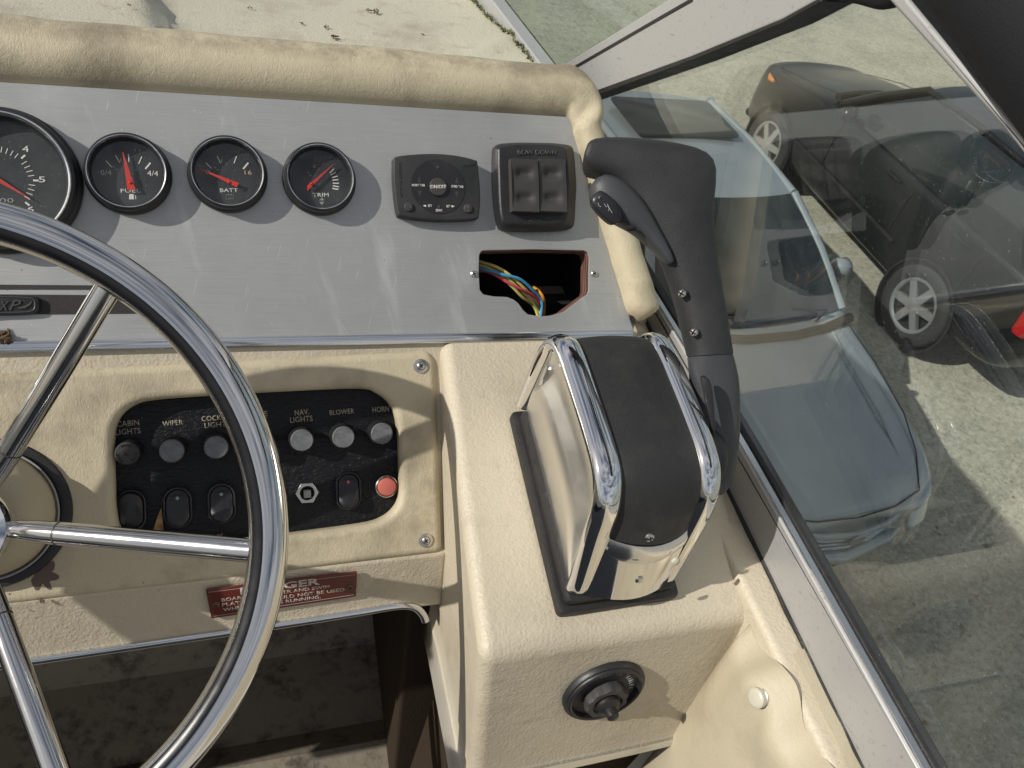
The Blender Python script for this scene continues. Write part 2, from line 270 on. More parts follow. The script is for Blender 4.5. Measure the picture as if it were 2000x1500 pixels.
# ------------------------------------------------------------------ object helpers
def thing(name, label, cat, frame=None, group=None):
    o = bpy.data.objects.new(name, None); COL.objects.link(o); o.empty_display_size = .02
    if frame is None: frame = Frame(CAM, Vector((1, 0, 0)), Vector((0, 1, 0)), Vector((0, 0, 1)))
    o.matrix_world = frame.mw(); o['label'] = label; o['category'] = cat
    if group: o['group'] = group
    return o
def based(name, label, cat, p, group=None):
    return thing(name, label, cat, Frame(p, Vector((1, 0, 0)), Vector((0, 1, 0)), Vector((0, 0, 1))), group)
def tag(o, label, cat, group=None):
    o['label'] = label; o['category'] = cat
    if group: o['group'] = group
    return o
def root_matrix(parent):
    while parent.parent: parent = parent.parent
    return parent.matrix_basis.copy() if False else parent.matrix_world.copy()
class MB:
    def __init__(s): s.v = []; s.f = []; s.mi = []; s.cur = 0
    def add(s, vs, fs):
        o = len(s.v); s.v += [Vector(p) for p in vs]; s.f += [tuple(i + o for i in f) for f in fs]; s.mi += [s.cur] * len(fs); return s
    def box(s, a, b):
        x0, y0, z0 = a; x1, y1, z1 = b
        return s.hexa([(x0, y0, z0), (x1, y0, z0), (x1, y1, z0), (x0, y1, z0), (x0, y0, z1), (x1, y0, z1), (x1, y1, z1), (x0, y1, z1)])
    def hexa(s, p): return s.add(p, [(3, 2, 1, 0), (4, 5, 6, 7), (0, 1, 5, 4), (1, 2, 6, 5), (2, 3, 7, 6), (3, 0, 4, 7)])
    def lathe(s, prof, seg=48, c=(0, 0, 0), sx=1, sy=1):
        vs = []; fs = []; n = len(prof)
        for k in range(seg):
            a = 2 * math.pi * k / seg
            for r, z in prof: vs.append((c[0] + sx * r * math.cos(a), c[1] + sy * r * math.sin(a), c[2] + z))
        for k in range(seg):
            k2 = (k + 1) % seg
            for i in range(n - 1): fs.append((k * n + i, k2 * n + i, k2 * n + i + 1, k * n + i + 1))
        return s.add(vs, fs)
    def loft(s, rings, closed=True, caps=True):
        n = len(rings[0]); vs = [p for r in rings for p in r]; fs = []
        for i in range(len(rings) - 1):
            for j in range(n if closed else n - 1):
                j2 = (j + 1) % n; fs.append((i * n + j, i * n + j2, (i + 1) * n + j2, (i + 1) * n + j))
        if caps and closed:
            fs.append(tuple(range(n - 1, -1, -1))); fs.append(tuple((len(rings) - 1) * n + j for j in range(n)))
        return s.add(vs, fs)
    def tube(s, pts, r, seg=12, closed=False, caps=True, squash=None):
        pts = [Vector(p) for p in pts]; n = len(pts); rr = r if isinstance(r, (list, tuple)) else [r] * n
        rings = []; up = None
        for i, p in enumerate(pts):
            if closed: d = pts[(i + 1) % n] - pts[i - 1]
            else: d = pts[min(i + 1, n - 1)] - pts[max(i - 1, 0)]
            d.normalize()
            if up is None:
                up = Vector((0, 0, 1)) if abs(d.z) < .9 else Vector((1, 0, 0))
            u = (up - d * up.dot(d)).normalized(); v = d.cross(u); up = u
            rings.append([p + (u * math.cos(2 * math.pi * k / seg) + v * math.sin(2 * math.pi * k / seg)) * rr[i] for k in range(seg)])
        if closed: rings.append(rings[0]); caps = False
        return s.loft(rings, True, caps)
    def prism(s, out, z0, z1, bev=0.0, seg=3):
        """outline (counter-clockwise) extruded, top edge rounded"""
        out = [Vector((p[0], p[1])) for p in out]; n = len(out)
        area = sum(out[i].x * out[(i + 1) % n].y - out[(i + 1) % n].x * out[i].y for i in range(n))
        if area < 0: out.reverse()
        nor = []
        for i in range(n):
            a = (out[i] - out[i - 1]); b = (out[(i + 1) % n] - out[i])
            a = a.normalized() if a.length > 1e-9 else b.normalized(); b = b.normalized() if b.length > 1e-9 else a
            nn = Vector((-(a.y + b.y), a.x + b.x)); nn = nn.normalized() if nn.length > 1e-9 else Vector((-a.y, a.x))
            nor.append(nn / max(.5, abs(nn.dot(Vector((-a.y, a.x))))))
        rings = [[(p.x, p.y, z0) for p in out]]
        if bev > 0:
            for k in range(seg + 1):
                t = math.pi / 2 * k / seg; ins = bev * (1 - math.cos(t)); z = z1 - bev + bev * math.sin(t)
                rings.append([(p.x + nor[i].x * ins, p.y + nor[i].y * ins, z) for i, p in enumerate(out)])
        else: rings.append([(p.x, p.y, z1) for p in out])
        return s.loft(rings)
    def grid(s, fn, nu, nv):
        vs = [fn(i / nu, j / nv) for i in range(nu + 1) for j in range(nv + 1)]
        fs = [(i * (nv + 1) + j, (i + 1) * (nv + 1) + j, (i + 1) * (nv + 1) + j + 1, i * (nv + 1) + j + 1) for i in range(nu) for j in range(nv)]
        return s.add(vs, fs)
    def obj(s, name, mat, parent=None, world=False, smooth=35, label=None, bevel=0.0, bseg=3, sub=0, weld=False):
        me = bpy.data.meshes.new(name); vs = s.v
        if world and parent is not None:
            im = root_matrix(parent).inverted(); vs = [im @ p for p in vs]
        me.from_pydata(vs, [], s.f)
        mats = mat if isinstance(mat, (list, tuple)) else [mat]
        for mm in mats: me.materials.append(M[mm])
        if len(mats) > 1:
            for p, i in zip(me.polygons, s.mi): p.material_index = i
        me.validate()
        bm = bmesh.new(); bm.from_mesh(me)
        if weld: bmesh.ops.remove_doubles(bm, verts=bm.verts, dist=1e-5)
        bmesh.ops.recalc_face_normals(bm, faces=bm.faces); bm.to_mesh(me); bm.free()
        for p in me.polygons: p.use_smooth = smooth > 0
        if smooth > 0: me.set_sharp_from_angle(angle=math.radians(smooth))
        o = bpy.data.objects.new(name, me); COL.objects.link(o)
        if parent is not None: o.parent = parent
        if label: o['label'] = label
        if bevel > 0:
            b = o.modifiers.new('bevel', 'BEVEL'); b.width = bevel; b.segments = bseg; b.limit_method = 'ANGLE'; b.angle_limit = math.radians(30)
            for p in me.polygons: p.use_smooth = True
            b.harden_normals = True
        if sub > 0:
            for e in me.attributes:
                pass
            sm = o.modifiers.new('sub', 'SUBSURF'); sm.levels = sub; sm.render_levels = sub
        return o
def rounded(pts, r, seg=5):
    out = []; n = len(pts); pts = [Vector(p) for p in pts]
    for i in range(n):
        p = pts[i]; a = (pts[i - 1] - p); b = (pts[(i + 1) % n] - p); rr = r[i] if isinstance(r, (list, tuple)) else r
        k = min(rr, a.length * .48, b.length * .48); A = p + a.normalized() * k; B = p + b.normalized() * k
        for j in range(seg + 1):
            t = j / seg; out.append(A.lerp(p, t).lerp(p.lerp(B, t), t))
    return [(q.x, q.y) for q in out]
def smoothloop(pts, n=6):
    """closed Catmull-Rom through the points"""
    out = []; m = len(pts); P = [Vector(p) for p in pts]
    for i in range(m):
        a, b, c, d = P[i - 1], P[i], P[(i + 1) % m], P[(i + 2) % m]
        for k in range(n):
            t = k / n; out.append(.5 * ((2 * b) + (c - a) * t + (2 * a - 5 * b + 4 * c - d) * t * t + (3 * b - a - 3 * c + d) * t ** 3))
    return out
def smoothline(P, n=6):
    P = [Vector(p) for p in P]; out = []
    for i in range(len(P) - 1):
        a = P[max(i - 1, 0)]; b = P[i]; c = P[i + 1]; d = P[min(i + 2, len(P) - 1)]
        for k in range(n):
            t = k / n; out.append(.5 * ((2 * b) + (c - a) * t + (2 * a - 5 * b + 4 * c - d) * t * t + (3 * b - a - 3 * c + d) * t ** 3))
    out.append(P[-1]); return out
DG = None
def curve_mesh(cu, name):
    o = bpy.data.objects.new('tmp', cu); COL.objects.link(o)
    dg = bpy.context.evaluated_depsgraph_get(); dg.update()
    me = bpy.data.meshes.new_from_object(o.evaluated_get(dg)); me.name = name
    bpy.data.objects.remove(o); bpy.data.curves.remove(cu); return me
def plate(name, outs, z0, z1, bev, mat, parent, bseg=3, label=None):
    """flat plate with holes: first outline is the outside, the others are cut out of it"""
    cu = bpy.data.curves.new('tmp', 'CURVE'); cu.dimensions = '2D'; cu.fill_mode = 'BOTH'
    for pts in outs:
        sp = cu.splines.new('POLY'); sp.points.add(len(pts) - 1); sp.use_cyclic_u = True
        for q, p in zip(sp.points, pts): q.co = (p[0], p[1], 0, 1)
    cu.extrude = (z1 - z0) / 2 - bev; cu.bevel_depth = bev; cu.bevel_resolution = bseg; cu.offset = -bev
    me = curve_mesh(cu, name)
    for v in me.vertices: v.co.z += (z0 + z1) / 2
    me.materials.clear(); me.materials.append(M[mat])
    for p in me.polygons: p.use_smooth = True
    me.set_sharp_from_angle(angle=math.radians(35))
    o = bpy.data.objects.new(name, me); COL.objects.link(o); o.parent = parent
    if label: o['label'] = label
    return o
def text(fr, parent, s, A, B, cap, n, mat, name='lettering', bold=0.0, ext=.00012, base=None, shear=0.0):
    """lettering from the measured baseline ends A and B (pixels) lying on plane n of the frame; cap = cap height in px"""
    a = Vector(fr.loc(*A, n)); b = Vector(fr.loc(*B, n)); d = b - a
    t = Vector(fr.loc(A[0], A[1] - cap, n)); ch = (t - a).length
    text_local(parent, s, a, d, ch, n, mat, name, bold, ext, shear)
def text_local(parent, s, a, d, ch, n, mat, name='lettering', bold=0.0, ext=.00012, shear=0.0):
    cu = bpy.data.curves.new('tmp', 'FONT'); cu.body = s; cu.size = 1; cu.extrude = .0; cu.offset = bold; cu.resolution_u = 2; cu.shear = shear
    me = curve_mesh(cu, name)
    if not me.vertices: return
    x0 = min(v.co.x for v in me.vertices); x1 = max(v.co.x for v in me.vertices); y1 = max(v.co.y for v in me.vertices if True); y1 = min(y1, .75)
    sx = d.length / (x1 - x0); sy = ch / y1; e = d.normalized(); p = Vector((-e.y, e.x))
    for v in me.vertices:
        q = a + e * ((v.co.x - x0) * sx) + p * (v.co.y * sy); v.co = (q.x, q.y, n)
    bm = bmesh.new(); bm.from_mesh(me)
    r = bmesh.ops.extrude_face_region(bm, geom=list(bm.faces))
    for v in [g for g in r['geom'] if isinstance(g, bmesh.types.BMVert)]: v.co.z += ext
    bmesh.ops.recalc_face_normals(bm, faces=bm.faces); bm.to_mesh(me); bm.free()
    me.materials.clear(); me.materials.append(M[mat])
    o = bpy.data.objects.new(name, me); COL.objects.link(o); o.parent = parent; return o
def circ(cx, cy, r, n=32, ry=None):
    ry = ry or r; return [(cx + r * math.cos(2 * math.pi * k / n), cy + ry * math.sin(2 * math.pi * k / n)) for k in range(n)]
def screw(parent, x, y, z, r, mat='screw', washer=0, name='screw', ang=.4):
    if washer:
        mb = MB(); mb.lathe([(r * .75, 0), (r * 1.0, 0), (r * 1.7 * washer, .0), (r * 1.62 * washer, r * .35), (r * 1.05, r * .5), (r * .9, r * .2), (0.0001, r * .1)], 28, (x, y, z)); mb.obj('washer', 'screw', parent)
    mb = MB(); mb.lathe([(r, 0), (r * .96, r * .3), (r * .7, r * .55), (r * .3, r * .66), (.00001, r * .68)], 24, (x, y, z)); o = mb.obj(name, mat, parent)
    mb = MB()
    for q in (ang, ang + math.pi / 2):
        c, s_ = math.cos(q), math.sin(q); hw, hl = r * .13, r * .55; P = []
        for zz in (r * .4, r * .70):
            for u, v in ((-hl, -hw), (hl, -hw), (hl, hw), (-hl, hw)): P.append((x + u * c - v * s_, y + u * s_ + v * c, z + zz))
        mb.hexa(P)
    mb.obj('cross_recess', 'dark', o); return o

# ================================================================== SETTING
mb = MB(); mb.grid(lambda u, v: ((u - .5) * 600, (v - .5) * 600, 0), 30, 30); g = mb.obj('ground', 'conc', None, smooth=0); g['kind'] = 'structure'

# grit and leaf crumbs lying on the concrete near the cars
gr_ = bpy.data.objects.new('ground_litter', None)
mb = MB(); rnd = random.Random(9)
for k in range(5200):
    x, y = rnd.uniform(.6, 10), rnd.uniform(-1, 13); a_ = rnd.uniform(0, 6.28); q = rnd.random(); s_ = rnd.uniform(.003, .010) if q < .93 else rnd.uniform(.012, .030)
    h = s_ * (.6 if q < .93 else .18); P = [Vector((x + s_ * math.cos(a_ + t) * rnd.uniform(.6, 1), y + s_ * math.sin(a_ + t) * rnd.uniform(.6, 1), 0.001)) for t in (0, 1.6, 3.1, 4.7)]
    mb.cur = 0 if q < .6 else (1 if q < .93 else 2)
    mb.add(P + [Vector((x, y, h))], [(0, 1, 4), (1, 2, 4), (2, 3, 4), (3, 0, 4)])
lt = mb.obj('ground_litter', ['conc', 'nest', 'leaf'], None, smooth=0); lt['kind'] = 'stuff'; tag(lt, 'grit and dry leaf crumbs scattered over the concrete around the cars', 'litter')
bpy.data.objects.remove(gr_)

# ================================================================== BOAT SHELL
boat = based('motorboat', 'cream fibreglass boat shell with moulded helm console, side ledge and foredeck', 'boat', RW(0, .3, -.62))
def W(mb, name, mat, **k): return mb.obj(name, mat, boat, world=True, **k)
# helm face behind the padded surround and the strip below it (profile in Y,Z run along X)
prof = [(.50, -.425), (.4512, -.4372), (.4365, -.4535), (.4560, -.4670), (.3560, -.5740), (.3410, -.5660), (.3268, -.5640), (.3062, -.6180), (.3250, -.6260), (.3500, -.6200), (.52, -.60)]
mb = MB(); mb.loft([[RW(x, y, z) for y, z in prof] for x in (-.62, -.3, 0, .150)]); W(mb, 'helm_face', 'gel', bevel=.004)
prof2 = [(.50, -.425), (.4512, -.4372), (.3345, -.5655), (.3268, -.5640), (.3262, -.60), (.52, -.60)]
mb = MB(); mb.loft([[RW(x, y, z) for y, z in prof2] for x in (.1405, .160)]); W(mb, 'helm_face_edge', 'gel', bevel=.003)
l = lambda px, py: FSt.loc(px, py, 0)
XW = .1485                                             # console side wall; its lower edge follows the opening
WF = Frame(RW(XW, .3, -.60), Vector((0, 1, 0)), Vector((0, 0, 1)), Vector((-1, 0, 0)))
wtrim = [WF.loc(px, py, 0) for px, py in ((836, 1204), (842, 1230), (853, 1275), (873, 1375), (893, 1478), (906, 1545))]
mb = MB(); wp = [(q[0], q[1]) for q in wtrim] + [(RW(0, .170, 0).y - WF.o.y, RW(0, 0, -.66).z - WF.o.z), (RW(0, .192, 0).y - WF.o.y, RW(0, 0, -.56).z - WF.o.z), (RW(0, .335, 0).y - WF.o.y, RW(0, 0, -.56).z - WF.o.z), (RW(0, .335, 0).y - WF.o.y, RW(0, 0, -.63).z - WF.o.z)]
mb.prism(wp, -.006, -.0004); mb.v = [WF.w(*p) for p in mb.v]; W(mb, 'console_side', 'gel', smooth=0)
# console block
TB = RW(0, .4545, -.4342)
def blk(x0b, x0f, x0d, x1):
    return [RW(x0b, .4545, -.4342 - .0), RW(x1, .4545, -.4342), RW(x1, .1975, -.4795), RW(x0f, .1975, -.4795)], [RW(x0b + .002, .46, -.66), RW(x1, .46, -.66), RW(x1, .1625, -.6450), RW(x0d, .1625, -.6450)]
top, bot = blk(.1490, .1335, .1480, .362)
mb = MB(); mb.hexa(bot + top)
W(mb, 'console', 'gel', bevel=.011, bseg=5)
# raised lip between the panel and the console
mb = MB(); mb.hexa([RW(.155, .470, -.4400), RW(.332, .470, -.4400), RW(.332, .4495, -.4420), RW(.155, .4495, -.4420), RW(.155, .470, -.4285), RW(.332, .470, -.4285), RW(.332, .4520, -.4315), RW(.155, .4520, -.4315)]); W(mb, 'console_lip', 'gel', bevel=.003)
# gunwale ledge beside the window
mb = MB(); mb.hexa([RW(.338, -1.6, -.56), RW(.402, -1.6, -.56), RW(.402, .84, -.56), RW(.338, .84, -.56), RW(.338, -1.6, -.468), RW(.402, -1.6, -.468), RW(.402, .84, -.468), RW(.338, .84, -.468)]); W(mb, 'side_ledge', 'gel', bevel=.006)
# side deck filler under the front corner
mb = MB(); mb.hexa([RW(.25, .5, -.55), RW(.385, .5, -.55), RW(.385, .78, -.55), RW(.25, .78, -.55), RW(.25, .50, -.462), RW(.385, .50, -.462), RW(.385, .78, -.462), RW(.25, .78, -.462)]); W(mb, 'corner_deck', 'gel', bevel=.006)
# dash top / foredeck with moulded swellings
def deckz(x, y):
    z = -.350 - (y - .6) * .06
    a = hz0 = 0
    # raised swelling at the left, and a low curved rib beside it
    ss = lambda q: (lambda w_: w_ * w_ * (3 - 2 * w_))(max(0.0, min(1.0, q)))
    z += .020 * ss((-.025 - x + (y - .7) * -.25) / .030) * ss((x + .33) / .06) * ss((y - .63) / .03)
    z += .0035 * math.exp(-((math.hypot(x - .10, y - 1.02) - .25) / .007) ** 2)
    z += .006 * math.sin(x * 9 + y * 5) + .004 * math.sin(y * 23 + x * 4)
    e = (x - (.19 + (y - .62) * .2)) / .02
    z += .004 / (1 + math.exp(-e * 1.5))
    return z
pc0, pc1 = hitz(1062, 150, -.362), hitz(920, -40, -.362)
def rail_x(y): return (pc0.x - CAM.x) + (y - (pc0.y - CAM.y)) * (pc1.x - pc0.x) / (pc1.y - pc0.y)
mb = MB(); mb.grid(lambda u, v: (lambda y: (lambda x: RW(x, y, deckz(x, y)))(-1.9 + u * (1.9 + min(.335, rail_x(y)))))(.60 + v * 1.6), 180, 160); W(mb, 'foredeck', 'deck')
# unseen side wall under the dash, added to keep sun out of the foot well
mb = MB(); mb.box(RW(-.64, .56, -1.2), RW(-.61, 1.3, -.36)); mb.box(RW(-.64, .33, -1.2), RW(-.61, .56, -.45)); W(mb, 'sun_block_side', 'gel')
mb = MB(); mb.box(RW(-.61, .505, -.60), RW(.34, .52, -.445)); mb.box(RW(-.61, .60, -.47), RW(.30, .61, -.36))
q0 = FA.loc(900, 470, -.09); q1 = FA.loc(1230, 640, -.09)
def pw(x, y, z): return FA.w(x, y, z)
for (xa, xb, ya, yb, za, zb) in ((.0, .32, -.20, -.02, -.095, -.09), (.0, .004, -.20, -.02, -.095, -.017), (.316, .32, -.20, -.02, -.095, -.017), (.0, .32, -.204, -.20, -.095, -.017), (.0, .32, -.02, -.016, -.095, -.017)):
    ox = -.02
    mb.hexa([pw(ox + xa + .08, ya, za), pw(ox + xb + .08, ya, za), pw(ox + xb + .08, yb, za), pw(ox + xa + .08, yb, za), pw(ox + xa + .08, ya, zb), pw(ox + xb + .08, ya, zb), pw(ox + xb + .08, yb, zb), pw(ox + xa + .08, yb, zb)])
W(mb, 'light_block_box', 'dark')  # near-black box added behind the panel so the cut-out stays dark
# foot well
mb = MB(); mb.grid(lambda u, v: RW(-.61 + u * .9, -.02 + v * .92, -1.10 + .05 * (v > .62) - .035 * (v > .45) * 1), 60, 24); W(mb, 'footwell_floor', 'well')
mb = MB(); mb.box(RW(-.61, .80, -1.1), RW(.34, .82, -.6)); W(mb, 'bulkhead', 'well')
mb = MB(); mb.hexa([RW(.150, .30, -1.1), RW(.34, .30, -1.1), RW(.34, .80, -1.1), RW(.165, .80, -1.1), RW(.128, .345, -.62), RW(.34, .345, -.62), RW(.34, .80, -.62), RW(.125, .80, -.62)]); W(mb, 'side_lining', 'carpet', bevel=.006)
mb = MB(); mb.box(RW(.162, .19, -1.15), RW(.345, .29, -.648)); W(mb, 'under_console', 'carpet')
# the rest of the hull
mb = MB()
def side(x0, x1): mb.box(RW(x0, -4.6, -3.0), RW(x1, 1.62, -.475))
side(.345, .401); side(-2.05, -1.95); mb.box(RW(-2.05, -4.7, -3.0), RW(.401, -4.6, -.6))
mb.loft([[RW(.401 - t * t * 1.2, 1.62 + t * 3.0, -3.0 + t), RW(-2.05 + t * t * 1.2, 1.62 + t * 3.0, -3.0 + t), RW(-2.05 + t * t * 1.2, 1.62 + t * 3.0, -.475), RW(.401 - t * t * 1.2, 1.62 + t * 3.0, -.475)] for t in (0, .25, .5, .75, .98)])
W(mb, 'hull', 'hull', smooth=20)
mb = MB(); mb.box(RW(-1.95, -4.6, -1.18), RW(.345, -.01, -1.12)); mb.box(RW(-1.95, -.01, -1.18), RW(-.64, .7, -1.12)); W(mb, 'cockpit_floor', 'floorc')
mb = MB(); mb.box(RW(-1.95, .62, -1.2), RW(-.64, .64, -.36)); W(mb, 'cabin_bulkhead', 'hull')
# opening and console edge trims
def strip_along(pts, fr, n, wdt, hgt, name, mat='trim', side=1, parent=None):
    """flat bright moulding following a measured line on a plane; lies to one side of that line"""
    P = smoothline([(x, y, 0) for x, y in pts], 5); rings = []
    for i, p in enumerate(P):
        d = (P[min(i + 1, len(P) - 1)] - P[max(i - 1, 0)]).normalized(); q = Vector((-d.y, d.x, 0)) * side
        rings.append([p + Vector((0, 0, n - .001)), p + Vector((0, 0, n + hgt * .6)), p + q * wdt * .18 + Vector((0, 0, n + hgt)), p + q * wdt * .5 + Vector((0, 0, n + hgt * 1.12)), p + q * wdt * .82 + Vector((0, 0, n + hgt)), p + q * wdt + Vector((0, 0, n + hgt * .5)), p + q * wdt + Vector((0, 0, n - .012))])
    mb = MB(); mb.loft(rings); mb.v = [fr.w(*p) for p in mb.v]
    return mb.obj(name, mat, parent, world=True, smooth=40)
tr1 = based('opening_trim', 'polished metal edging bent around the foot well opening under the wheel', 'edging', FSt.w(*l(805, 1180), 0))
strip_along([l(-120, 1310), l(0, 1293), l(270, 1254), l(540, 1215), l(700, 1190), l(765, 1179), l(800, 1177), l(820, 1183), l(833, 1197), l(838, 1210)], FSt, 0, .0068, .0025, 'moulding', side=-1, parent=tr1)
P_ = smoothline([WF.w(q[0], q[1], 0) for q in wtrim], 4); rings = []
for i, p in enumerate(P_):                              # the moulding wraps the free edge of the side wall
    d = (P_[min(i + 1, len(P_) - 1)] - P_[max(i - 1, 0)]).normalized(); q = Vector((0, -d.z, d.y)); q = q if q.y < 0 else -q; xx = Vector((1, 0, 0))
    rings.append([p + xx * .002 - q * .0015, p + xx * .002 + q * .0012, p - xx * .0005 + q * .0020, p - xx * .0050 + q * .0014, p - xx * .0088 + q * .0010, p - xx * .0092 - q * .0012])
mb = MB(); mb.loft(rings); mb.obj('moulding', 'trim', tr1, world=True, smooth=40)
lf = lambda px, py: FF.loc(px, py, 0)
tr2 = based('console_trim', 'dull metal edging along the foot of the console front', 'edging', FF.w(*lf(1200, 1460), 0))
strip_along([lf(905, 1528), lf(1046, 1497), lf(1220, 1460), lf(1375, 1424), lf(1430, 1412)], FF, .001, .010, .0025, 'moulding', side=-1, parent=tr2)
# joint and cap on the ledge near the coaming pad
tp = based('ledge_cover', 'tan flat cover strip on the side ledge beside the window frame', 'cover strip', RW(.355, .1, -.4665))
p1 = [hitz(1548, 1278, -.4662), hitz(1592, 1256, -.4662), hitz(1735, 1500, -.4662), hitz(1800, 1620, -.4662), hitz(1700, 1620, -.4662), hitz(1640, 1460, -.4662)]
mb = MB(); mb.loft([[p + Vector((0, 0, -.003)) for p in p1], p1]); mb.obj('cover', 'vinyl_pad', tp, world=True, smooth=0)

# ================================================================== INSTRUMENT PANEL
pan = thing('instrument_panel', 'brushed aluminium dashboard panel with scratches and a ragged cut-out', 'dashboard', FA.sub(600, 450))
FN = FA.sub(600, 450)
L = FN.loc
hole = [(944, 489), (1040, 487), (1140, 489), (1148, 493), (1151, 503), (1150, 535), (1150, 567), (1147, 575), (1138, 581), (1101, 609), (1080, 616), (1056, 618), (1031, 614), (1022, 606), (1012, 592), (1003, 585), (990, 580), (965, 579), (944, 575), (937, 566), (935, 530), (936, 498), (939, 492)]
HL = [L(*p) for p in hole]
outl = [L(-330, 140), L(0, 160), L(600, 197), L(1108, 228), L(1118, 236), L(1170, 415), L(1240, 655), L(600, 664), L(0, 674), L(-330, 679)]
plate('face_plate', [outl, HL], -.0025, 0, .0004, 'alu', pan, 1)
plate('plywood_backing', [[L(-330, 150), L(0, 165), L(1100, 232), L(1225, 645), L(0, 668), L(-330, 675)], [((x - HL[11][0]) * .985 + HL[11][0] - .0003, (y - HL[11][1]) * .985 + HL[11][1]) for x, y in HL]], -.016, -.0028, .0002, 'ply', pan, 1)
mb = MB(); mb.prism([L(-10, 556), L(190, 557.5), L(250, 559), L(250, 567), L(190, 565.5), L(-10, 565)], .0002, .0006)
mb.prism([L(-10, 575), L(266, 577), L(268, 612), L(-10, 615)], .0002, .0006); mb.obj('stripe', 'stripe', pan, smooth=0)
# polished bottom trim
def Ltrim(px, py): return L(px, py, .003)
mb = MB(); xs = [-330, 0, 300, 700, 1237]
rr = []
for x in xs:
    y = 677 - (x / 1237) * 25; p = Ltrim(x, y); 
    rr.append([(p[0], p[1] - .0042, -.010), (p[0], p[1] - .0042, .0012), (p[0], p[1] - .002, .0026), (p[0], p[1] + .0015, .0030), (p[0], p[1] + .0033, .0022), (p[0], p[1] + .0038, .0008), (p[0], p[1] + .0038, -.002)])
mb.loft(rr); mb.obj('bottom_trim', 'trim', pan)
# ghost outline of the removed instrument
x0, y0 = L(918, 480); x1, y1 = L(1178, 585)
mb = MB(); rp_ = rounded([(x0, y1), (x1, y1), (x1, y0), (x0, y0)], .006); 
mb.obj
for x, y in ((926, 535), (1161, 534)):
    sx, sy = L(x, y, .001); screw(pan, sx, sy, 0, .0030, 'screw', 0, ang=.5)
# badge
bd = thing('badge', 'black embossed maker badge on the stripe of the aluminium panel', 'badge', FA.sub(35, 596))
fb = FA.sub(35, 596); B = fb.loc
mb = MB(); mb.prism(smoothloop([B(-40, 580), B(10, 577), B(60, 579), B(77, 583), B(80, 596), B(77, 609), B(60, 615), B(0, 617), B(-40, 616)], 2), .0003, .0045, .0012); mb.obj('badge_body', 'blk', bd)
mb = MB(); rim = smoothloop([B(-40, 584), B(10, 581), B(58, 583), B(70, 587), B(72, 596), B(70, 605), B(56, 610), B(0, 612), B(-40, 612)], 3)
mb.tube([(p.x, p.y, .0046) for p in [Vector((q[0], q[1], 0)) for q in rim]], .0005, 6, True); mb.obj('raised_border', 'dim', bd)
text(fb, bd, 'X', (-2, 607), (20, 606), 18, .0045, 'dim', ext=.0008, shear=.4); text(fb, bd, 'P', (18, 606), (42, 606), 20, .0045, 'dim', ext=.0008, shear=.4)
mb = MB(); mb.tube([(B(x, y)[0], B(x, y)[1], .0048) for x, y in ((40, 603), (52, 602), (62, 596), (66, 590))], [.0007, .001, .0007, .0002], 6); mb.obj('swash', 'dim', bd)

# ------------------------------------------------------------------ wires inside the opening
wb = based('wire_bundle', 'twisted bundle of coloured wires inside the dashboard cut-out', 'wires', FA.w(*FA.loc(1050, 560), -.02))
wires = [('wire_yel', 'yellow wire', [(900, 500), (945, 513), (975, 524), (1005, 545), (1035, 575), (1052, 600), (1064, 640)], 0),
         ('wire_blu', 'blue wire', [(900, 522), (945, 526), (985, 537), (1015, 545), (1040, 566), (1058, 590), (1052, 640)], .003),
         ('wire_red', 'red wire', [(900, 532), (950, 530), (985, 548), (1012, 562), (1040, 576), (1056, 595), (1062, 640)], .001),
         ('wire_grn', 'green wire', [(900, 512), (940, 520), (980, 535), (1010, 560), (1036, 585), (1054, 612), (1060, 640)], -.002),
         ('wire_org', 'orange wire', [(1040, 560), (1052, 568), (1061, 582), (1063, 600), (1058, 640)], -.006),
         ('wire_brn', 'brown wire', [(900, 508), (960, 522), (1000, 552), (1044, 590), (1058, 615), (1066, 640)], -.004),
         ('wire_yel', None, [(900, 517), (948, 521), (992, 552), (1020, 580), (1044, 600), (1056, 640)], -.001)]
for mt, lb, pp, dn in wires:
    n = len(pp); P = []
    for i, (x, y) in enumerate(pp):
        nn = -.030 + .014 * math.sin(math.pi * min(1, i / (n - 1) * 1.25)) + dn
        q = FA.loc(x, y, nn); P.append(FA.w(q[0], q[1], nn))
    mb = MB(); mb.tube(smoothline(P, 6), .00135, 8); mb.obj('wire', mt, wb, world=True, label=lb)

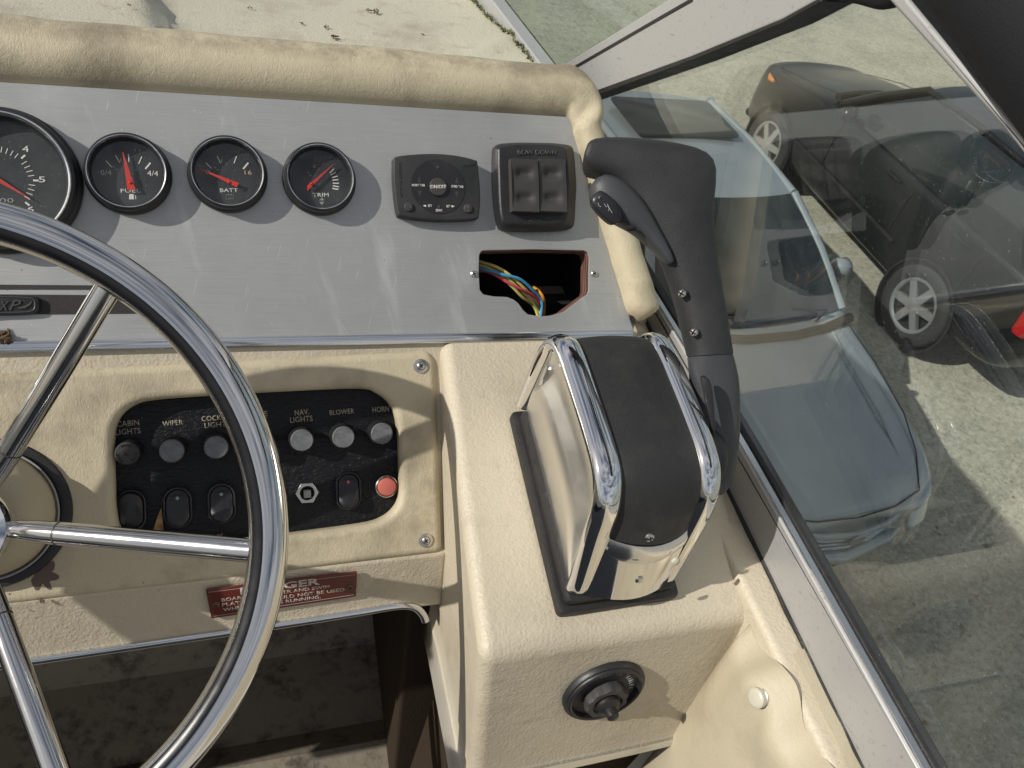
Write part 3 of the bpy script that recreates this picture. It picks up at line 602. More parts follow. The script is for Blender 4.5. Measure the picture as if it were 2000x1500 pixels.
# ------------------------------------------------------------------ round gauges
def gauge(px, py, R, name, label, ticks, needle, texts, h=.013, group='round gauges in the aluminium panel'):
    f0 = FA.sub(px, py, h * .9); f = Frame(f0.o - f0.ez * (h * .9), f0.ex, f0.ey, f0.ez)
    t = thing(name, label, 'gauge', f, group)
    mb = MB(); mb.lathe([(R * 1.0, 0), (R * 1.0, h * .28), (R * .985, h * .36), (R * .955, h * .42), (R * .955, h * .74), (R * .94, h * .9), (R * .90, h), (R * .885, h * .985)], 72); mb.obj('bezel', 'blk', t)
    mb = MB(); mb.lathe([(R * .885, h * .985), (R * .868, h * .97), (R * .855, h * .90), (R * .84, h * .80)], 72); mb.obj('bright_ring', 'trim', t)
    mb = MB(); mb.lathe([(R * .84, h * .8), (R * .815, h * .5), (R * .795, h * .2), (R * .79, h * .2)], 72); mb.obj('inner_collar', 'blk', t)
    zd = h * .22
    mb = MB(); mb.lathe([(.00001, zd), (R * .82, zd)], 48); mb.obj('dial', 'dial', t)
    for (a, b, wd, mt) in ticks:
        A = Vector(f.loc(*a, zd)); Bq = Vector(f.loc(*b, zd)); d = (Bq - A).normalized(); q = Vector((-d.y, d.x)) * wd / 2
        mb = MB(); mb.prism([A - q, Bq - q, Bq + q, A + q], zd + .0001, zd + .0003); mb.obj('tick', mt, t, smooth=0)
    tip, bl, br, piv = needle; z1 = zd + .003
    A = [Vector(f.loc(*p, z1)) for p in (bl, br, tip)]
    mb = MB(); c = (A[0] + A[1]) / 2; tt = A[2]; s = (A[1] - A[0]) * .04
    mb.loft([[(A[0].x, A[0].y, z1), (A[1].x, A[1].y, z1), (tt.x + s.x, tt.y + s.y, z1), (tt.x - s.x, tt.y - s.y, z1)], [(A[0].x, A[0].y, z1 + .0007), (A[1].x, A[1].y, z1 + .0007), (tt.x + s.x, tt.y + s.y, z1 + .0005), (tt.x - s.x, tt.y - s.y, z1 + .0005)]])
    nd = mb.obj('needle', 'red', t, smooth=0)
    pv = f.loc(*piv, z1); mb = MB(); mb.lathe([(.0011, zd - z1), (.0011, .0012), (.0007, .0016), (.00001, .0016)], 16, (pv[0], pv[1], z1)); mb.obj('pivot', 'red', nd)
    for tx in texts: text(f, t, tx[0], tx[1], tx[2], tx[3], zd + .0001, tx[4] if len(tx) > 4 else 'white', bold=tx[5] if len(tx) > 5 else .0, ext=.0002)
    mb = MB(); mb.lathe([(.00001, h * .50), (R * .5, h * .50), (R * .82, h * .47), (R * .82, h * .43), (R * .5, h * .46), (.00001, h * .46)], 48); mb.obj('lens', 'lens', t)
    return t, f, zd
def seg2(c, d, hw=.45):
    return (c, d, .0007 * hw / .45, 'white')
# fuel
tk = []
for (x, y), (u, v), wd in [((207, 314), (219, 327), .00045), ((226, 304), (234, 318), .00045), ((251, 301), (252, 316), .0006), ((277, 306), (271, 320), .0006), ((294, 318), (284, 330), .0011)]: tk.append(((x, y), (u, v), wd, 'white'))
t, f, zd = gauge(247, 334, .0292, 'fuel_gauge', 'black round fuel gauge with red needle just left of half', tk, ((240, 297), (249, 371), (265, 371), (254, 357)), [('0/4', (197, 342), (218, 342), 10, 'dimw'), ('4/4', (288, 343), (309, 344), 10), ('FUEL', (236, 376), (275, 376), 7)])
mb = MB(); A = f.loc
mb.prism([A(253, 391), A(263, 391), A(262, 381), A(254, 381)], zd + .0001, zd + .0003); mb.prism([A(264, 382), A(267, 385), A(267, 391), A(265.5, 391), (A(265.5, 386))], zd + .0001, zd + .0003); mb.obj('pump_symbol', 'white', t, smooth=0)
# volt
tk = [((402, 318), (413, 329), .00045, 'white'), ((424, 305), (431, 319), .00045, 'white'), ((462, 305), (457, 319), .0006, 'white'), ((485, 318), (475, 330), .0011, 'white')]
t, f, zd = gauge(444.5, 335, .0285, 'battery_gauge', 'black round battery gauge with needle lying at the low end', tk, ((389, 329), (462, 366), (467, 358), (447, 356)), [('8', (402, 340), (411, 340), 8, 'dimw'), ('16', (478, 341), (492, 341), 8, 'yel'), ('BATT', (430, 375), (465, 375), 7)])
A = f.loc; mb = MB(); mb.tube([(*A(*p, zd), zd + .0003) for p in ((442, 389), (456, 389), (456, 381), (442, 381))], .00022, 6, True); mb.tube([(*A(445, 380, zd), zd + .0003), (*A(447, 380, zd), zd + .0003)], .0003, 6); mb.tube([(*A(451, 380, zd), zd + .0003), (*A(453, 380, zd), zd + .0003)], .0003, 6); mb.obj('battery_symbol', 'dimw', t)
# trim
tk = [((616, 308), (618, 318), .0003, 'dred'), ((634, 313), (629, 322), .0003, 'dred'), ((614, 325), (624, 329), .0003, 'dred')]
for k, ((x, y), (u, v)) in enumerate([((652, 330), (644, 338)), ((656, 337), (646, 342)), ((659, 344), (648, 347)), ((661, 351), (649, 352)), ((662, 358), (650, 358)), ((662, 365), (650, 363)), ((661, 370), (649, 368))]): tk.append(((x, y), (u, v), .00045 + .00008 * k, 'white'))
t, f, zd = gauge(626, 345, .0280, 'trim_gauge', 'black round trim gauge with red needle raised to the upper right', tk, ((651, 321), (600, 363), (600, 373), (608, 359)), [('TRIM', (611, 384), (642, 384), 7)])
A = f.loc; mb = MB(); mb.prism([A(623, 393), A(633, 393), A(628, 387)], zd + .0001, zd + .0003); mb.prism([A(623, 396), A(628, 402), A(633, 396)], zd + .0001, zd + .0003); mb.obj('arrow_symbol', 'dimw', t, smooth=0)
# tachometer
f = FA.sub(-8, 345, .011); tk = []
cx_, cy_ = -6, 351
fz = Frame(FA.sub(-8, 345, .0028).o, FA.ex, FA.ey, FA.ez); c0 = Vector(FA.loc(-7, 352, .0028))
import itertools
tk5 = []
for i in range(-4, 11):
    ang = math.radians(45 - (i) * 43 / 5 * 1.0) if True else 0
    maj = i in (0, 5, 10); r0, r1 = (.0222, .0256) if maj else (.0195, .0235)
    tk5.append((ang, r0, r1, .0012 if maj else .0005))
t, f, zd = gauge(-8, 345, .0505, 'tachometer', 'large black rev counter cut by the left edge behind the wheel', [], ((59, 388), (-40, 322), (-34, 340), (-7, 352)), [('4', (44, 297), (57, 297), 12), ('5', (76, 356), (89, 356), 11), ('6', (53, 413), (66, 415), 11), ('00', (0, 396), (27, 396), 9, 'dimw')], h=.016)
cc = Vector(f.loc(-7, 352, zd))
for ang, r0, r1, wd in tk5:
    d = Vector((math.cos(ang), math.sin(ang))); q = Vector((-d.y, d.x)) * wd / 2; A_ = cc + d * r0; B_ = cc + d * r1
    mb = MB(); mb.prism([A_ - q, B_ - q, B_ + q, A_ + q], zd + .0001, zd + .0003); mb.obj('tick', 'white', t, smooth=0)

# ------------------------------------------------------------------ trim tab control
fc = FA.sub(854, 366); tc_ = thing('trim_tab_control', 'small black keypad with round ON/OFF button on the aluminium panel', 'control panel', fc); A = lambda x, y, n=.010: fc.loc(x, y, n)
ol = smoothloop([A(773, 306), A(812, 301), A(855, 300), A(895, 304), A(928, 312), A(933, 318), A(936, 345), A(938, 372), A(938, 400), A(936, 421), A(931, 427), A(895, 430), A(855, 430), A(815, 427), A(784, 422), A(777, 416), A(772, 385), A(769, 350), A(769, 318)], 3)
mb = MB(); mb.prism(ol, .0002, .010, .0012, 3); mb.obj('case', 'ctl', tc_)
c = A(856, 365); r = (Vector(A(908, 365)) - Vector(c)).length
mb = MB(); mb.prism(circ(c[0], c[1], r, 48, (Vector(A(856, 311)) - Vector(c)).length * .98), .0101, .0104); mb.obj('round_face', 'blk', tc_, smooth=0)
c = A(856, 365, .012); mb = MB(); mb.lathe([(.0072, .0095), (.0072, .0120), (.0066, .0126), (.00001, .0128)], 36, (c[0], c[1], 0)); mb.obj('button', 'rock', tc_, label='round ON/OFF button')
for x, y in ((798, 404), (914, 407)):
    c = A(x, y, .011); mb = MB(); mb.lathe([(.0036, .0099), (.0036, .0112), (.0031, .0117), (.00001, .0118)], 24, (c[0], c[1], 0)); o = mb.obj('small_button', 'rock', tc_)
    mb = MB()
    if x < 850: mb.tube([(c[0] + .0016 * math.cos(a_), c[1] + .0016 * math.sin(a_), .0119) for a_ in [(-2.2 + k * .35) for k in range(9)]], .0003, 6)
    else:
        for k in range(4): mb.tube([(c[0] + .0022 * math.cos(k * .785), c[1] + .0022 * math.sin(k * .785), .0119), (c[0] - .0022 * math.cos(k * .785), c[1] - .0022 * math.sin(k * .785), .0119)], .0002, 5)
    mb.obj('symbol', 'dim', o)
for x, y in ((855, 327), (857, 404)):
    c = A(x, y, .0104); mb = MB(); mb.lathe([(.0014, .0100), (.0013, .0109), (.00001, .0111)], 16, (c[0], c[1], 0)); mb.obj('indicator_lamp', 'rock', tc_)
def tri(cx_, cy_, s, d, mt='dimw'):
    mb = MB(); n_ = .0104
    if d in 'ud': k = -1 if d == 'u' else 1; P = [A(cx_ - s * .6, cy_ - k * s, n_), A(cx_ + s * .6, cy_ - k * s, n_), A(cx_, cy_ + k * s, n_)]
    else: k = -1 if d == 'l' else 1; P = [A(cx_ - k * s, cy_ - s * .7, n_), A(cx_ - k * s, cy_ + s * .7, n_), A(cx_ + k * s, cy_, n_)]
    mb.prism(P, .0104, .0106); mb.obj('arrow_mark', mt, tc_, smooth=0)
tri(819, 350, 6, 'u', 'rock'); tri(820, 378, 6, 'd', 'rock'); tri(892, 352, 6, 'u', 'rock'); tri(892, 380, 6, 'd', 'rock'); tri(829, 402, 3, 'l', 'white'); tri(885, 403, 3, 'r', 'white')
for s_, a_, b_, cp, mt in (('ON/OFF', (841, 368), (872, 368), 7, 'white'), ('PORT TAB', (805, 364), (830, 364), 4.5, 'white'), ('STBD TAB', (882, 366), (905, 367), 4.5, 'white'), ('SET', (836, 404), (844, 404), 4.5, 'white'), ('SET', (872, 405), (880, 405), 4.5, 'white'), ('ZERO', (851, 413), (864, 413), 4.5, 'white')):
    text(fc, tc_, s_, a_, b_, cp, .0128 if s_ == 'ON/OFF' else .0104, mt, bold=.015)
text(fc, tc_, 'BENNETT', (903, 325), (928, 324), 5, .0101, 'dim', shear=.4, ext=.0004)
a_ = Vector(A(785, 386)); b_ = Vector(A(783, 316)); text_local(tc_, 'AUTO TAB CONTROL', a_, b_ - a_, .0019, .0100, 'dim', ext=.0004)

# ------------------------------------------------------------------ rocker pair
fr = FA.sub(1041, 365); rk = thing('rocker_switch_pair', 'black BOW DOWN housing with two dusty grey rocker switches', 'switch', fr); A = lambda x, y, n=.014: fr.loc(x, y, n)
base = [A(969, 284, .004), A(1004, 280, .004), A(1042, 280, .004), A(1080, 281, .004), A(1112, 286, .004), A(1119, 300, .004), A(1122, 330, .004), A(1124, 362, .004), A(1122, 400, .004), A(1119, 440, .004), A(1104, 449, .004), A(1062, 452, .004), A(1017, 452, .004), A(982, 449, .004), A(972, 438, .004), A(966, 400, .004), A(963, 350, .004), A(963, 300, .004)]
topo = [A(975, 287), A(1004, 282), A(1042, 281), A(1080, 282), A(1104, 287), A(1109, 300), A(1112, 330), A(1114, 362), A(1112, 400), A(1109, 430), A(1095, 438), A(1058, 441), A(1020, 441), A(988, 438), A(979, 428), A(975, 400), A(973, 350), A(972, 300)]
b2 = smoothloop(base, 3); t2 = smoothloop(topo, 3); cB = sum(t2, Vector((0, 0))) / len(t2)
mb = MB(); ins = [[cB + (p - cB) * k for p in t2] for k in (1, .965, .93)]
win = rounded([A(997, 311), A(1107, 312), A(1106, 414), A(996, 416)], .0015, 3)
mb.loft([[(p.x, p.y, 0) for p in b2], [(p.x, p.y, .004) for p in b2], [(p.x, p.y, .0060) for p in b2], [(p.x, p.y, .0125) for p in ins[0]], [(p.x, p.y, .0143) for p in ins[1]], [(p.x, p.y, .0145) for p in ins[2]]]); mb.obj('housing', 'blk', rk, smooth=50)
mb = MB(); mb.prism(win, .0145, .0148); mb.obj('switch_well', 'dark', rk, smooth=0)
for x0_, x1_ in ((1000, 1049), (1055, 1103)):
    P0 = Vector(A(x0_, 413, .02)); P1 = Vector(A(x1_, 313, .02)); nx = 14; ny = 26
    def hgt(u, v):
        z = .0205 + .0016 * (2 * v - 1) ** 2
        for cv in (.27, .74): z -= .0034 * math.exp(-(((u - .5) / .30) ** 4 + ((v - cv) / .085) ** 2))
        return z
    mb = MB(); W_ = P1.x - P0.x; H_ = P1.y - P0.y
    mb.grid(lambda u, v: (P0.x + W_ * u, P0.y + H_ * v, hgt(u, v)), nx, ny)
    o = mb.obj('rocker', 'rock', rk, smooth=60)
    mb = MB(); mb.hexa([(P0.x, P0.y, .012), (P1.x, P0.y, .012), (P1.x, P1.y, .012), (P0.x, P1.y, .012), (P0.x, P0.y, .0219), (P1.x, P0.y, .0219), (P1.x, P1.y, .0219), (P0.x, P1.y, .0219)]); mb.f.pop(1); mb.mi.pop()
    mb.obj('rocker_side', 'rock', o, smooth=0)
text(fr, rk, 'BOW DOWN', (1011, 303), (1087, 303), 10, .0144, 'dim', bold=.03, ext=.0008)
text(fr, rk, 'BENNETT', (1032, 433), (1072, 432), 7, .0144, 'dim', bold=.02, ext=.0006, shear=.4)
mb = MB(); mb.tube([(*A(x, y), .0147) for x, y in ((1023, 437), (1034, 425), (1060, 428), (1076, 431), (1060, 434), (1030, 437))], .0003, 5); mb.obj('logo_outline', 'dim', rk)

# ================================================================== CUSHION ROUND THE PANEL
cu_ = based('dash_cushion', 'weathered cream vinyl roll along the top and right side of the panel', 'cushion', RW(.1, .6, -.33))
pt = [(.003, -.004), (.000, .004), (.0012, .0135), (.0065, .0222), (.017, .0288), (.031, .0318), (.046, .0278), (.058, .0140), (.062, -.012), (.060, -.05), (.0, -.05)]
rings = []
def ptop(px): q = FA.loc(px, 158 + (px) * .0627, 0); return FA.w(*q, 0)
N_ = 90
for i in range(N_ + 1):
    x = -420 + i * (1100 + 420) / N_; p = ptop(x); wv = .0007 * noise.noise(Vector((x * .011, 1.3, 0))) * 1.5
    if 0 <= i:
        k = 1 - .04 * max(0, (x - 700) / 400)
        rings.append([p + Vector((0, a * k, b * k)) * (1 + (wv / .03 if b > 0 else 0)) for a, b in pt])
# turn the corner, then follow the right edge down
ex, ey, ez = FA.ex, FA.ey, FA.ez
corner = FA.w(*FA.loc(1113, 230, 0), 0)
end = FA.w(*FA.loc(1240, 655, 0), 0); dn = (end - corner).normalized(); outd = dn.cross(ez); outd = outd if outd.x > 0 else -outd
ps = [(-.001, -.012), (-.0015, .004), (.0005, .0105), (.005, .0150), (.0120, .0165), (.0195, .0145), (.0245, .009), (.0265, .000), (.0255, -.012), (.021, -.03), (.0, -.03)]
def sec(c, out, nn, pr, k=1.0): return [c + out * (a * k) + nn * (b * k) for a, b in pr]
for i in range(1, 9):
    t = i / 9; c = corner + outd * .0; 
    A0 = [ptop(1104) + Vector((0, a * .96, b * .96)) for a, b in pt]; A1 = sec(corner + dn * .012, outd, ez, ps, .95)
    s_ = t * t * (3 - 2 * t)
    pull = Vector((.020, .012, .008)) * math.sin(math.pi * t) * .75
    rings.append([a.lerp(b, s_) + (pull if 3 <= j <= 9 else pull * .1) - ez * (.0025 * math.exp(-((t - .62) / .12) ** 2) if 1 < j < 6 else 0) for j, (a, b) in enumerate(zip(A0, A1))])
Ls = (end - corner).length
for i in range(0, 41):
    t = i / 40; k = .95 + .20 * t
    if t > .93: k *= math.sqrt(max(0.02, 1 - ((t - .93) / .07) ** 2))
    j_ = .0003 * noise.noise(Vector((t * 14, 0, 2)))
    rings.append(sec(corner + dn * (.012 + (Ls - .022) * t) + outd * ((t > .93) * .006 * ((t - .93) / .07)), outd, ez, [(a + j_ * 2, b + j_) for a, b in ps], k))
mb = MB(); mb.loft(rings); mb.obj('roll', 'vinyl_roll', cu_, world=True, smooth=70, sub=1)
# ragged dark seam beside the bolster
mb = MB(); rr = []
for i in range(60):
    t = i / 59; wd = .0006 + .0016 * max(0, noise.noise(Vector((t * 21, 4, 0)))) * (t > .4)
    c = corner + dn * (.03 + (Ls - .04) * t) + outd * (.0005) + ez * .0012; rr.append([c - outd * wd * .5, c + outd * wd * 2, c + outd * wd * 2 + ez * .0004 + ez * .003, c - outd * .0002 + ez * .0004])
mb.loft(rr); mb.obj('torn_seam', 'dark', cu_, world=True, smooth=0)
for t in (.55, .62, .70, .78, .83, .88, .93):
    c = corner + dn * (.012 + (Ls - .02) * t) + outd * .002 + ez * .003; mb = MB()
    mb.tube([c - dn * .002 - outd * .001, c + outd * .0012 + ez * .0012, c + dn * .002 - outd * .0004], .0005, 5); mb.obj('loose_thread', 'vinyl', cu_, world=True)

# ================================================================== PADDED SWITCH SURROUND
FPc = FP.sub(500, 900); fp = thing('switch_surround', 'padded cream vinyl surround framing the black switch plate', 'panel surround', FPc); A = FPc.loc
sur = rounded([A(-330, 748), A(-60, 731), A(300, 713), A(838, 684), A(852, 700), A(865, 1072), A(857, 1082), A(400, 1138), A(0, 1185), A(-330, 1224)], [.001, .001, .02, .008, .006, .006, .004, .02, .01, .001], 5)
op = smoothloop([A(221, 876), A(224, 837), A(240, 808), A(268, 790), A(305, 782), A(410, 774), A(550, 766), A(697, 760), A(735, 768), A(762, 790), A(775, 822), A(781, 890), A(781, 967), A(771, 995), A(746, 1015), A(704, 1027), A(564, 1046), A(459, 1058), A(400, 1060), A(300, 1052), A(240, 1040), A(226, 1010), A(222, 940)], 4)
plate('padding', [sur, [(p.x, p.y) for p in op]], -.0165, 0, .0062, 'vinyl', fp, 6)
for x, y in ((822, 715), (832, 1056)):
    q = A(x, y, .001); screw(fp, q[0], q[1], -.0002, .0036, 'screw', 1, ang=.6)
# stain by the column
def blob(name, fr_, A_, parent, cx_, cy_, rx, ry, z, mat, seed, amp=.45, n=40):
    P = []
    for k in range(n):
        a_ = 2 * math.pi * k / n; r_ = 1 + amp * noise.noise(Vector((math.cos(a_) * 1.6 + seed, math.sin(a_) * 1.6, seed * 2))) * 1.8; P.append(A_(cx_ + rx * r_ * math.cos(a_), cy_ + ry * r_ * math.sin(a_)))
    mb = MB(); mb.prism(P, z, z + .00018); return mb.obj(name, mat, parent, smooth=0)
blob('stain', FPc, A, fp, 80, 1124, 24, 24, .0001, 'stain', 3.1, .6); blob('stain', FPc, A, fp, 96, 1103, 9, 10, .0001, 'stain', 1.3, .5); blob('stain', FPc, A, fp, 83, 1174, 5, 5, .0001, 'stain', 7.7, .4)
for x, y, r in ((280, 1138, 1.4), (18, 1160, 1.5), (22, 1188, 2)): blob('speck', FPc, A, fp, x, y, r, r, .0001, 'stain', x, .3, 12)
# black plate
PB = FPc.sub(500, 900); zp = -.0150
pl_ = thing('switch_plate', 'black grained switch plate with cream lettering inside the padded surround', 'switch plate', FPc)
mb = MB(); mb.prism([A(190, 740), A(800, 735), A(810, 1050), A(500, 1090), A(190, 1080)], zp - .003, zp); mb.obj('plate', 'grain', pl_, smooth=0)
def pt_(s_, a_, b_, cp): text(FPc, pl_, s_, a_, b_, cp, zp + .0001, 'gold', bold=.008, ext=.00015)
pt_('CABIN', (228, 834), (272, 830), 11); pt_('LIGHTS', (226, 850), (275, 846), 11)
pt_('WIPER', (318, 833), (358, 829), 10); pt_('COCKPIT', (394, 823), (451, 819), 10); pt_('LIGHTS', (400, 836), (449, 832), 10)
pt_('BILGE', (484, 816), (523, 812), 10); pt_('PUMPS', (482, 828), (523, 824), 10)
pt_('NAV.', (576, 812), (604, 809), 11); pt_('LIGHTS', (567, 826), (611, 822), 11)
pt_('BLOWER', (644, 811), (692, 807), 10); pt_('HORN', (728, 806), (760, 803), 11)
# fuse knobs
def knob(px, py, name, label, embossed=False, rpx=24.5, worn=0):
    hN = .0150; f = FPc.sub(px, py, zp + hN); f = Frame(f.o - f.ez * hN, f.ex, f.ey, f.ez)
    t = thing(name, label, 'knob', f, 'round fuse caps on the switch plate'); R = .0090 if not embossed else .0086
    mb = MB(); seg = 60; vs = []
    prof = [(R * 1.10, .0003), (R * 1.10, .0065), (R * 1.03, .0090), (R * 1.0, .0110), (R * .985, .0138), (R * .94, .0148), (R * .86, hN), (.00001, hN + .0001)]
    n = len(prof); fs = []
    for k in range(seg):
        a_ = 2 * math.pi * k / seg
        for j, (r_, z_) in enumerate(prof):
            rr_ = r_ * (1 + (.035 if k % 2 else 0) * (j in (0, 1, 2))); vs.append((rr_ * math.cos(a_), rr_ * math.sin(a_), z_))
    for k in range(seg):
        for i in range(n - 1): fs.append((k * n + i, ((k + 1) % seg) * n + i, ((k + 1) % seg) * n + i + 1, k * n + i + 1))
    mb.add(vs, fs); mb.obj('knurled_body', 'rub' if not embossed else 'blk', t, smooth=30)
    mb = MB(); mb.lathe([(R * .985, hN - .0030), (R * .975, hN - .0006), (R * .90, hN + .0003), (R * .86, hN + .0004), (R * .84, hN + .0002), (.00001, hN + .0002)], 48); mb.obj('cap_face', 'knob' if not embossed else 'rock', t)
    if embossed:
        for s_, a0 in (('FUSE', 1.57), ('FUSE', 3.67), ('FUSE', 5.76)):
            for q, ch in enumerate(s_):
                a_ = a0 + (1.5 - q) * .3; c = Vector((math.cos(a_), math.sin(a_))) * R * .62; d = Vector((math.sin(a_), -math.cos(a_))) * .0012
                text_local(t, ch, c - d / 2, d, .0017, hN + .0002, 'dark', ext=.0003)
        mb = MB(); mb.tube([(-.001, .001, hN + .0004), (-.0005, -.001, hN + .0004), (.0012, -.0013, hN + .0004)], .0003, 6); mb.obj('mark', 'dark', t)
    return t
knob(248, 886, 'fuse_knob', 'embossed black fuse cap under CABIN LIGHTS, leftmost in the row', True)
knob(335, 881, 'fuse_knob', 'dusty round grey cap under the word WIPER'); knob(422, 874, 'fuse_knob', 'dusty round grey cap under COCKPIT LIGHTS beside the wheel rim')
knob(590, 860, 'fuse_knob', 'dusty round grey cap under NAV. LIGHTS'); knob(671, 854, 'fuse_knob', 'dusty round grey cap under the word BLOWER'); knob(746, 847, 'fuse_knob', 'dusty round grey cap under the word HORN')
knob(507, 868, 'fuse_knob', 'round fuse cap hidden behind the steering wheel rim')
# oval rocker switches
def oval(px, py, label, tilt, lamp):
    f = FPc.sub(px, py, zp + .005); f = Frame(f.o - f.ez * .005, f.ex, f.ey, f.ez)
    t = thing('oval_switch', label, 'switch', f, 'oval rocker switches on the switch plate')
    def stad(w_, h_): return [(w_ * math.cos(a_), (h_ - w_) * (1 if math.sin(a_) >= 0 else -1) + w_ * math.sin(a_)) for a_ in [2 * math.pi * (k + .5) / 36 for k in range(36)]]
    plate('frame', [stad(.0104, .0160), stad(.0086, .0142)], 0, .0052, .0009, 'blk', t, 3)
    out = stad(.0083, .0139); mb = MB()
    def z_(y): return .0046 + tilt * .0030 * (y / .0139) + .0010 * (abs(y) / .0139) ** 2
    mb.loft([[(x, y, 0) for x, y in out], [(x, y, z_(y)) for x, y in out], [(x * .94, y * .96, z_(y) + .0006) for x, y in out], [(x * .5, y * .6, z_(y) + .0004) for x, y in out]]); mb.obj('rocker', 'sw', t, smooth=50)
    if tilt < 0:
        mb = MB(); mb.tube([(.0075 * math.cos(a_), .0048 + .0055 * math.sin(a_), z_(.006) + .0006) for a_ in [k * math.pi / 14 for k in range(15)]], .0005, 6); mb.obj('raised_arc', 'sw', t)
    mb = MB(); mb.lathe([(.0013, z_(.007) - .001), (.0013, z_(.007) + .0008), (.0008, z_(.007) + .0013), (.00001, z_(.007) + .0014)], 16, (0, .0072, 0)); mb.obj('indicator_lamp', lamp, t)
    return t
oval(256, 998, 'oval black switch at the lower left corner with a yellow lamp dot', 1, 'yel')
oval(347, 992, 'oval black switch right of the dry brown leaf', -1, 'dimw'); oval(433, 984, 'oval black switch beside the wheel rim under COCKPIT LIGHTS', -1, 'dimw')
oval(681, 959, 'oval black switch with a pink lamp dot under BLOWER', -1, 'horn'); oval(515, 976, 'oval black switch hidden behind the wheel rim', -1, 'dimw')
# toggle switch
f = FPc.sub(600, 963, zp + .003); f = Frame(f.o - f.ez * .003, f.ex, f.ey, f.ez); t = thing('toggle_switch', 'hexagonal metal nut with a cut-off toggle, under NAV. LIGHTS', 'switch', f)
plate('hex_nut', [circ(0, 0, .0092, 6), circ(0, 0, .0056, 24)], 0, .0036, .0005, 'screw', t, 2)
mb = MB(); mb.lathe([(.0056, .0), (.0054, .0030), (.0046, .0028), (.0044, .0012), (.00001, .001)], 32); mb.obj('threaded_collar', 'dark', t)
mb = MB(); mb.prism(rounded([(-.0028, -.0035), (.0028, -.0035), (.0028, .0025), (-.0028, .0025)], .0008), .001, .0060, .0008); mb.obj('toggle', 'dimw', t)
# horn push
f = FPc.sub(756, 951, zp + .009); f = Frame(f.o - f.ez * .009, f.ex, f.ey, f.ez); t = thing('horn_button', 'faded red push button in a worn metal ring under HORN', 'button', f)
mb = MB(); mb.lathe([(.0096, 0), (.0097, .0040), (.0092, .0072), (.0084, .0080), (.0079, .0072)], 44); mb.obj('ring', 'screw', t)
mb = MB(); mb.lathe([(.0078, .002), (.0076, .0088), (.0068, .0104), (.0045, .0110), (.00001, .0112)], 40); mb.obj('push_cap', 'horn', t)
# leaf and crumbs
f = FPc.sub(312, 1020, zp + .004); t = thing('dry_leaf', 'pointed brown dry leaf stuck between two oval switches', 'leaf', f)
mb = MB(); P = [f.loc(*p, 0) for p in ((315, 992), (310, 1003), (301, 1030), (296, 1047), (316, 1050), (321, 1046), (318, 1020), (317, 1005))]
mb.loft([[(x, y, .0002 * (k % 3)) for k, (x, y) in enumerate(P)], [(x, y, .0006 + .0012 * (k % 2)) for k, (x, y) in enumerate(P)]]); mb.obj('leaf_blade', 'leaf', t, smooth=0)
def crumb(name, label, cat, p, s, mat, n=5, seed=1, group=None, flat=.45):
    rnd = random.Random(seed); t = based(name, label, cat, p, group); mb = MB()
    for k in range(n):
        o = Vector((rnd.uniform(-1, 1), rnd.uniform(-1, 1), rnd.uniform(0, .35))) * s * .8; d = Vector((rnd.uniform(-1, 1), rnd.uniform(-1, 1), rnd.uniform(-.2, .5))).normalized() * s * rnd.uniform(.3, .8)
        q = d.cross(Vector((0, 0, 1))).normalized() * s * rnd.uniform(.12, .3); h = Vector((0, 0, s * flat * rnd.uniform(.2, .5)))
        mb.loft([[o - d - q, o - d + q, o - d + q * .5 + h, o - d - q * .5 + h], [o + d - q * .6, o + d + q * .6, o + d + q * .3 + h, o + d - q * .3 + h]])
    mb.obj('fragment', mat, t, smooth=0); return t
q = FPc.loc(431, 1054, -.008); crumb('leaf_scrap', 'tiny curled leaf scrap at the bottom lip of the switch opening', 'leaf', FPc.w(q[0], q[1], -.010), .004, 'leaf', 5, 3)
q = FA.loc(4, 661, .001); crumb('mud_nest', 'crumbling brown mud lump at the left end of the panel trim', 'debris', FA.w(q[0], q[1], .002), .0050, 'nest', 26, 5, flat=1)
for i, (x, y, s_) in enumerate(((732, 24, .008), (655, 74, .007), (638, 54, .005), (590, 46, .004), (488, 15, .004), (722, 21, .006), (826, 68, .003), (252, 10, .003))):
    p = hitz(x, y, -.37); zz = deckz(p.x, p.y); p = hitz(x, y, zz + .002); crumb('leaf_litter', 'small dry brown scrap of debris lying on the cream foredeck', 'debris', p, s_ * .55, 'nest', 7, i + 11, 'scraps of debris on the foredeck', flat=.8)
# tan stain on the ledge
hf = slope_frame(RW(.0, .4570, -.4440), 44)
tan_t = thing('adhesive_stain', 'tan stain on the cream ledge above the switch surround', 'stain', hf.sub(85, 711)); f2 = hf.sub(85, 711)
blob('stain', f2, f2.loc, tan_t, 86, 712, 17, 6, .0004, 'bstain', 2.2, .4)
# ================================================================== PLAQUE
f = FSt.sub(548, 1158, .001); pq = thing('warning_plaque', 'brown red DANGER plaque riveted under the padded surround', 'sign', f); A = f.loc
mb = MB(); mb.prism(rounded([A(402, 1150), A(697, 1115), A(695, 1163), A(413, 1206)], .0012, 3), 0, .0015, .0004); mb.obj('plaque_plate', 'plaque', pq)
mb = MB(); mb.tube([(*A(x, y), .0016) for x, y in ((407, 1154), (693, 1120), (691, 1159), (417, 1201))], .00022, 5, True); mb.obj('border_line', 'dimw', pq)
text(f, pq, 'DANGER', (470, 1161), (625, 1141), 13, .0015, 'pwhite', bold=.03)
text(f, pq, 'BOARDING LADDER AND SWIM', (433, 1175), (644, 1148), 6.3, .0015, 'pwhite', bold=.01)
text(f, pq, 'PLATFORM SHOULD NOT BE USED', (434, 1184.5), (673, 1154), 6.3, .0015, 'pwhite', bold=.01)
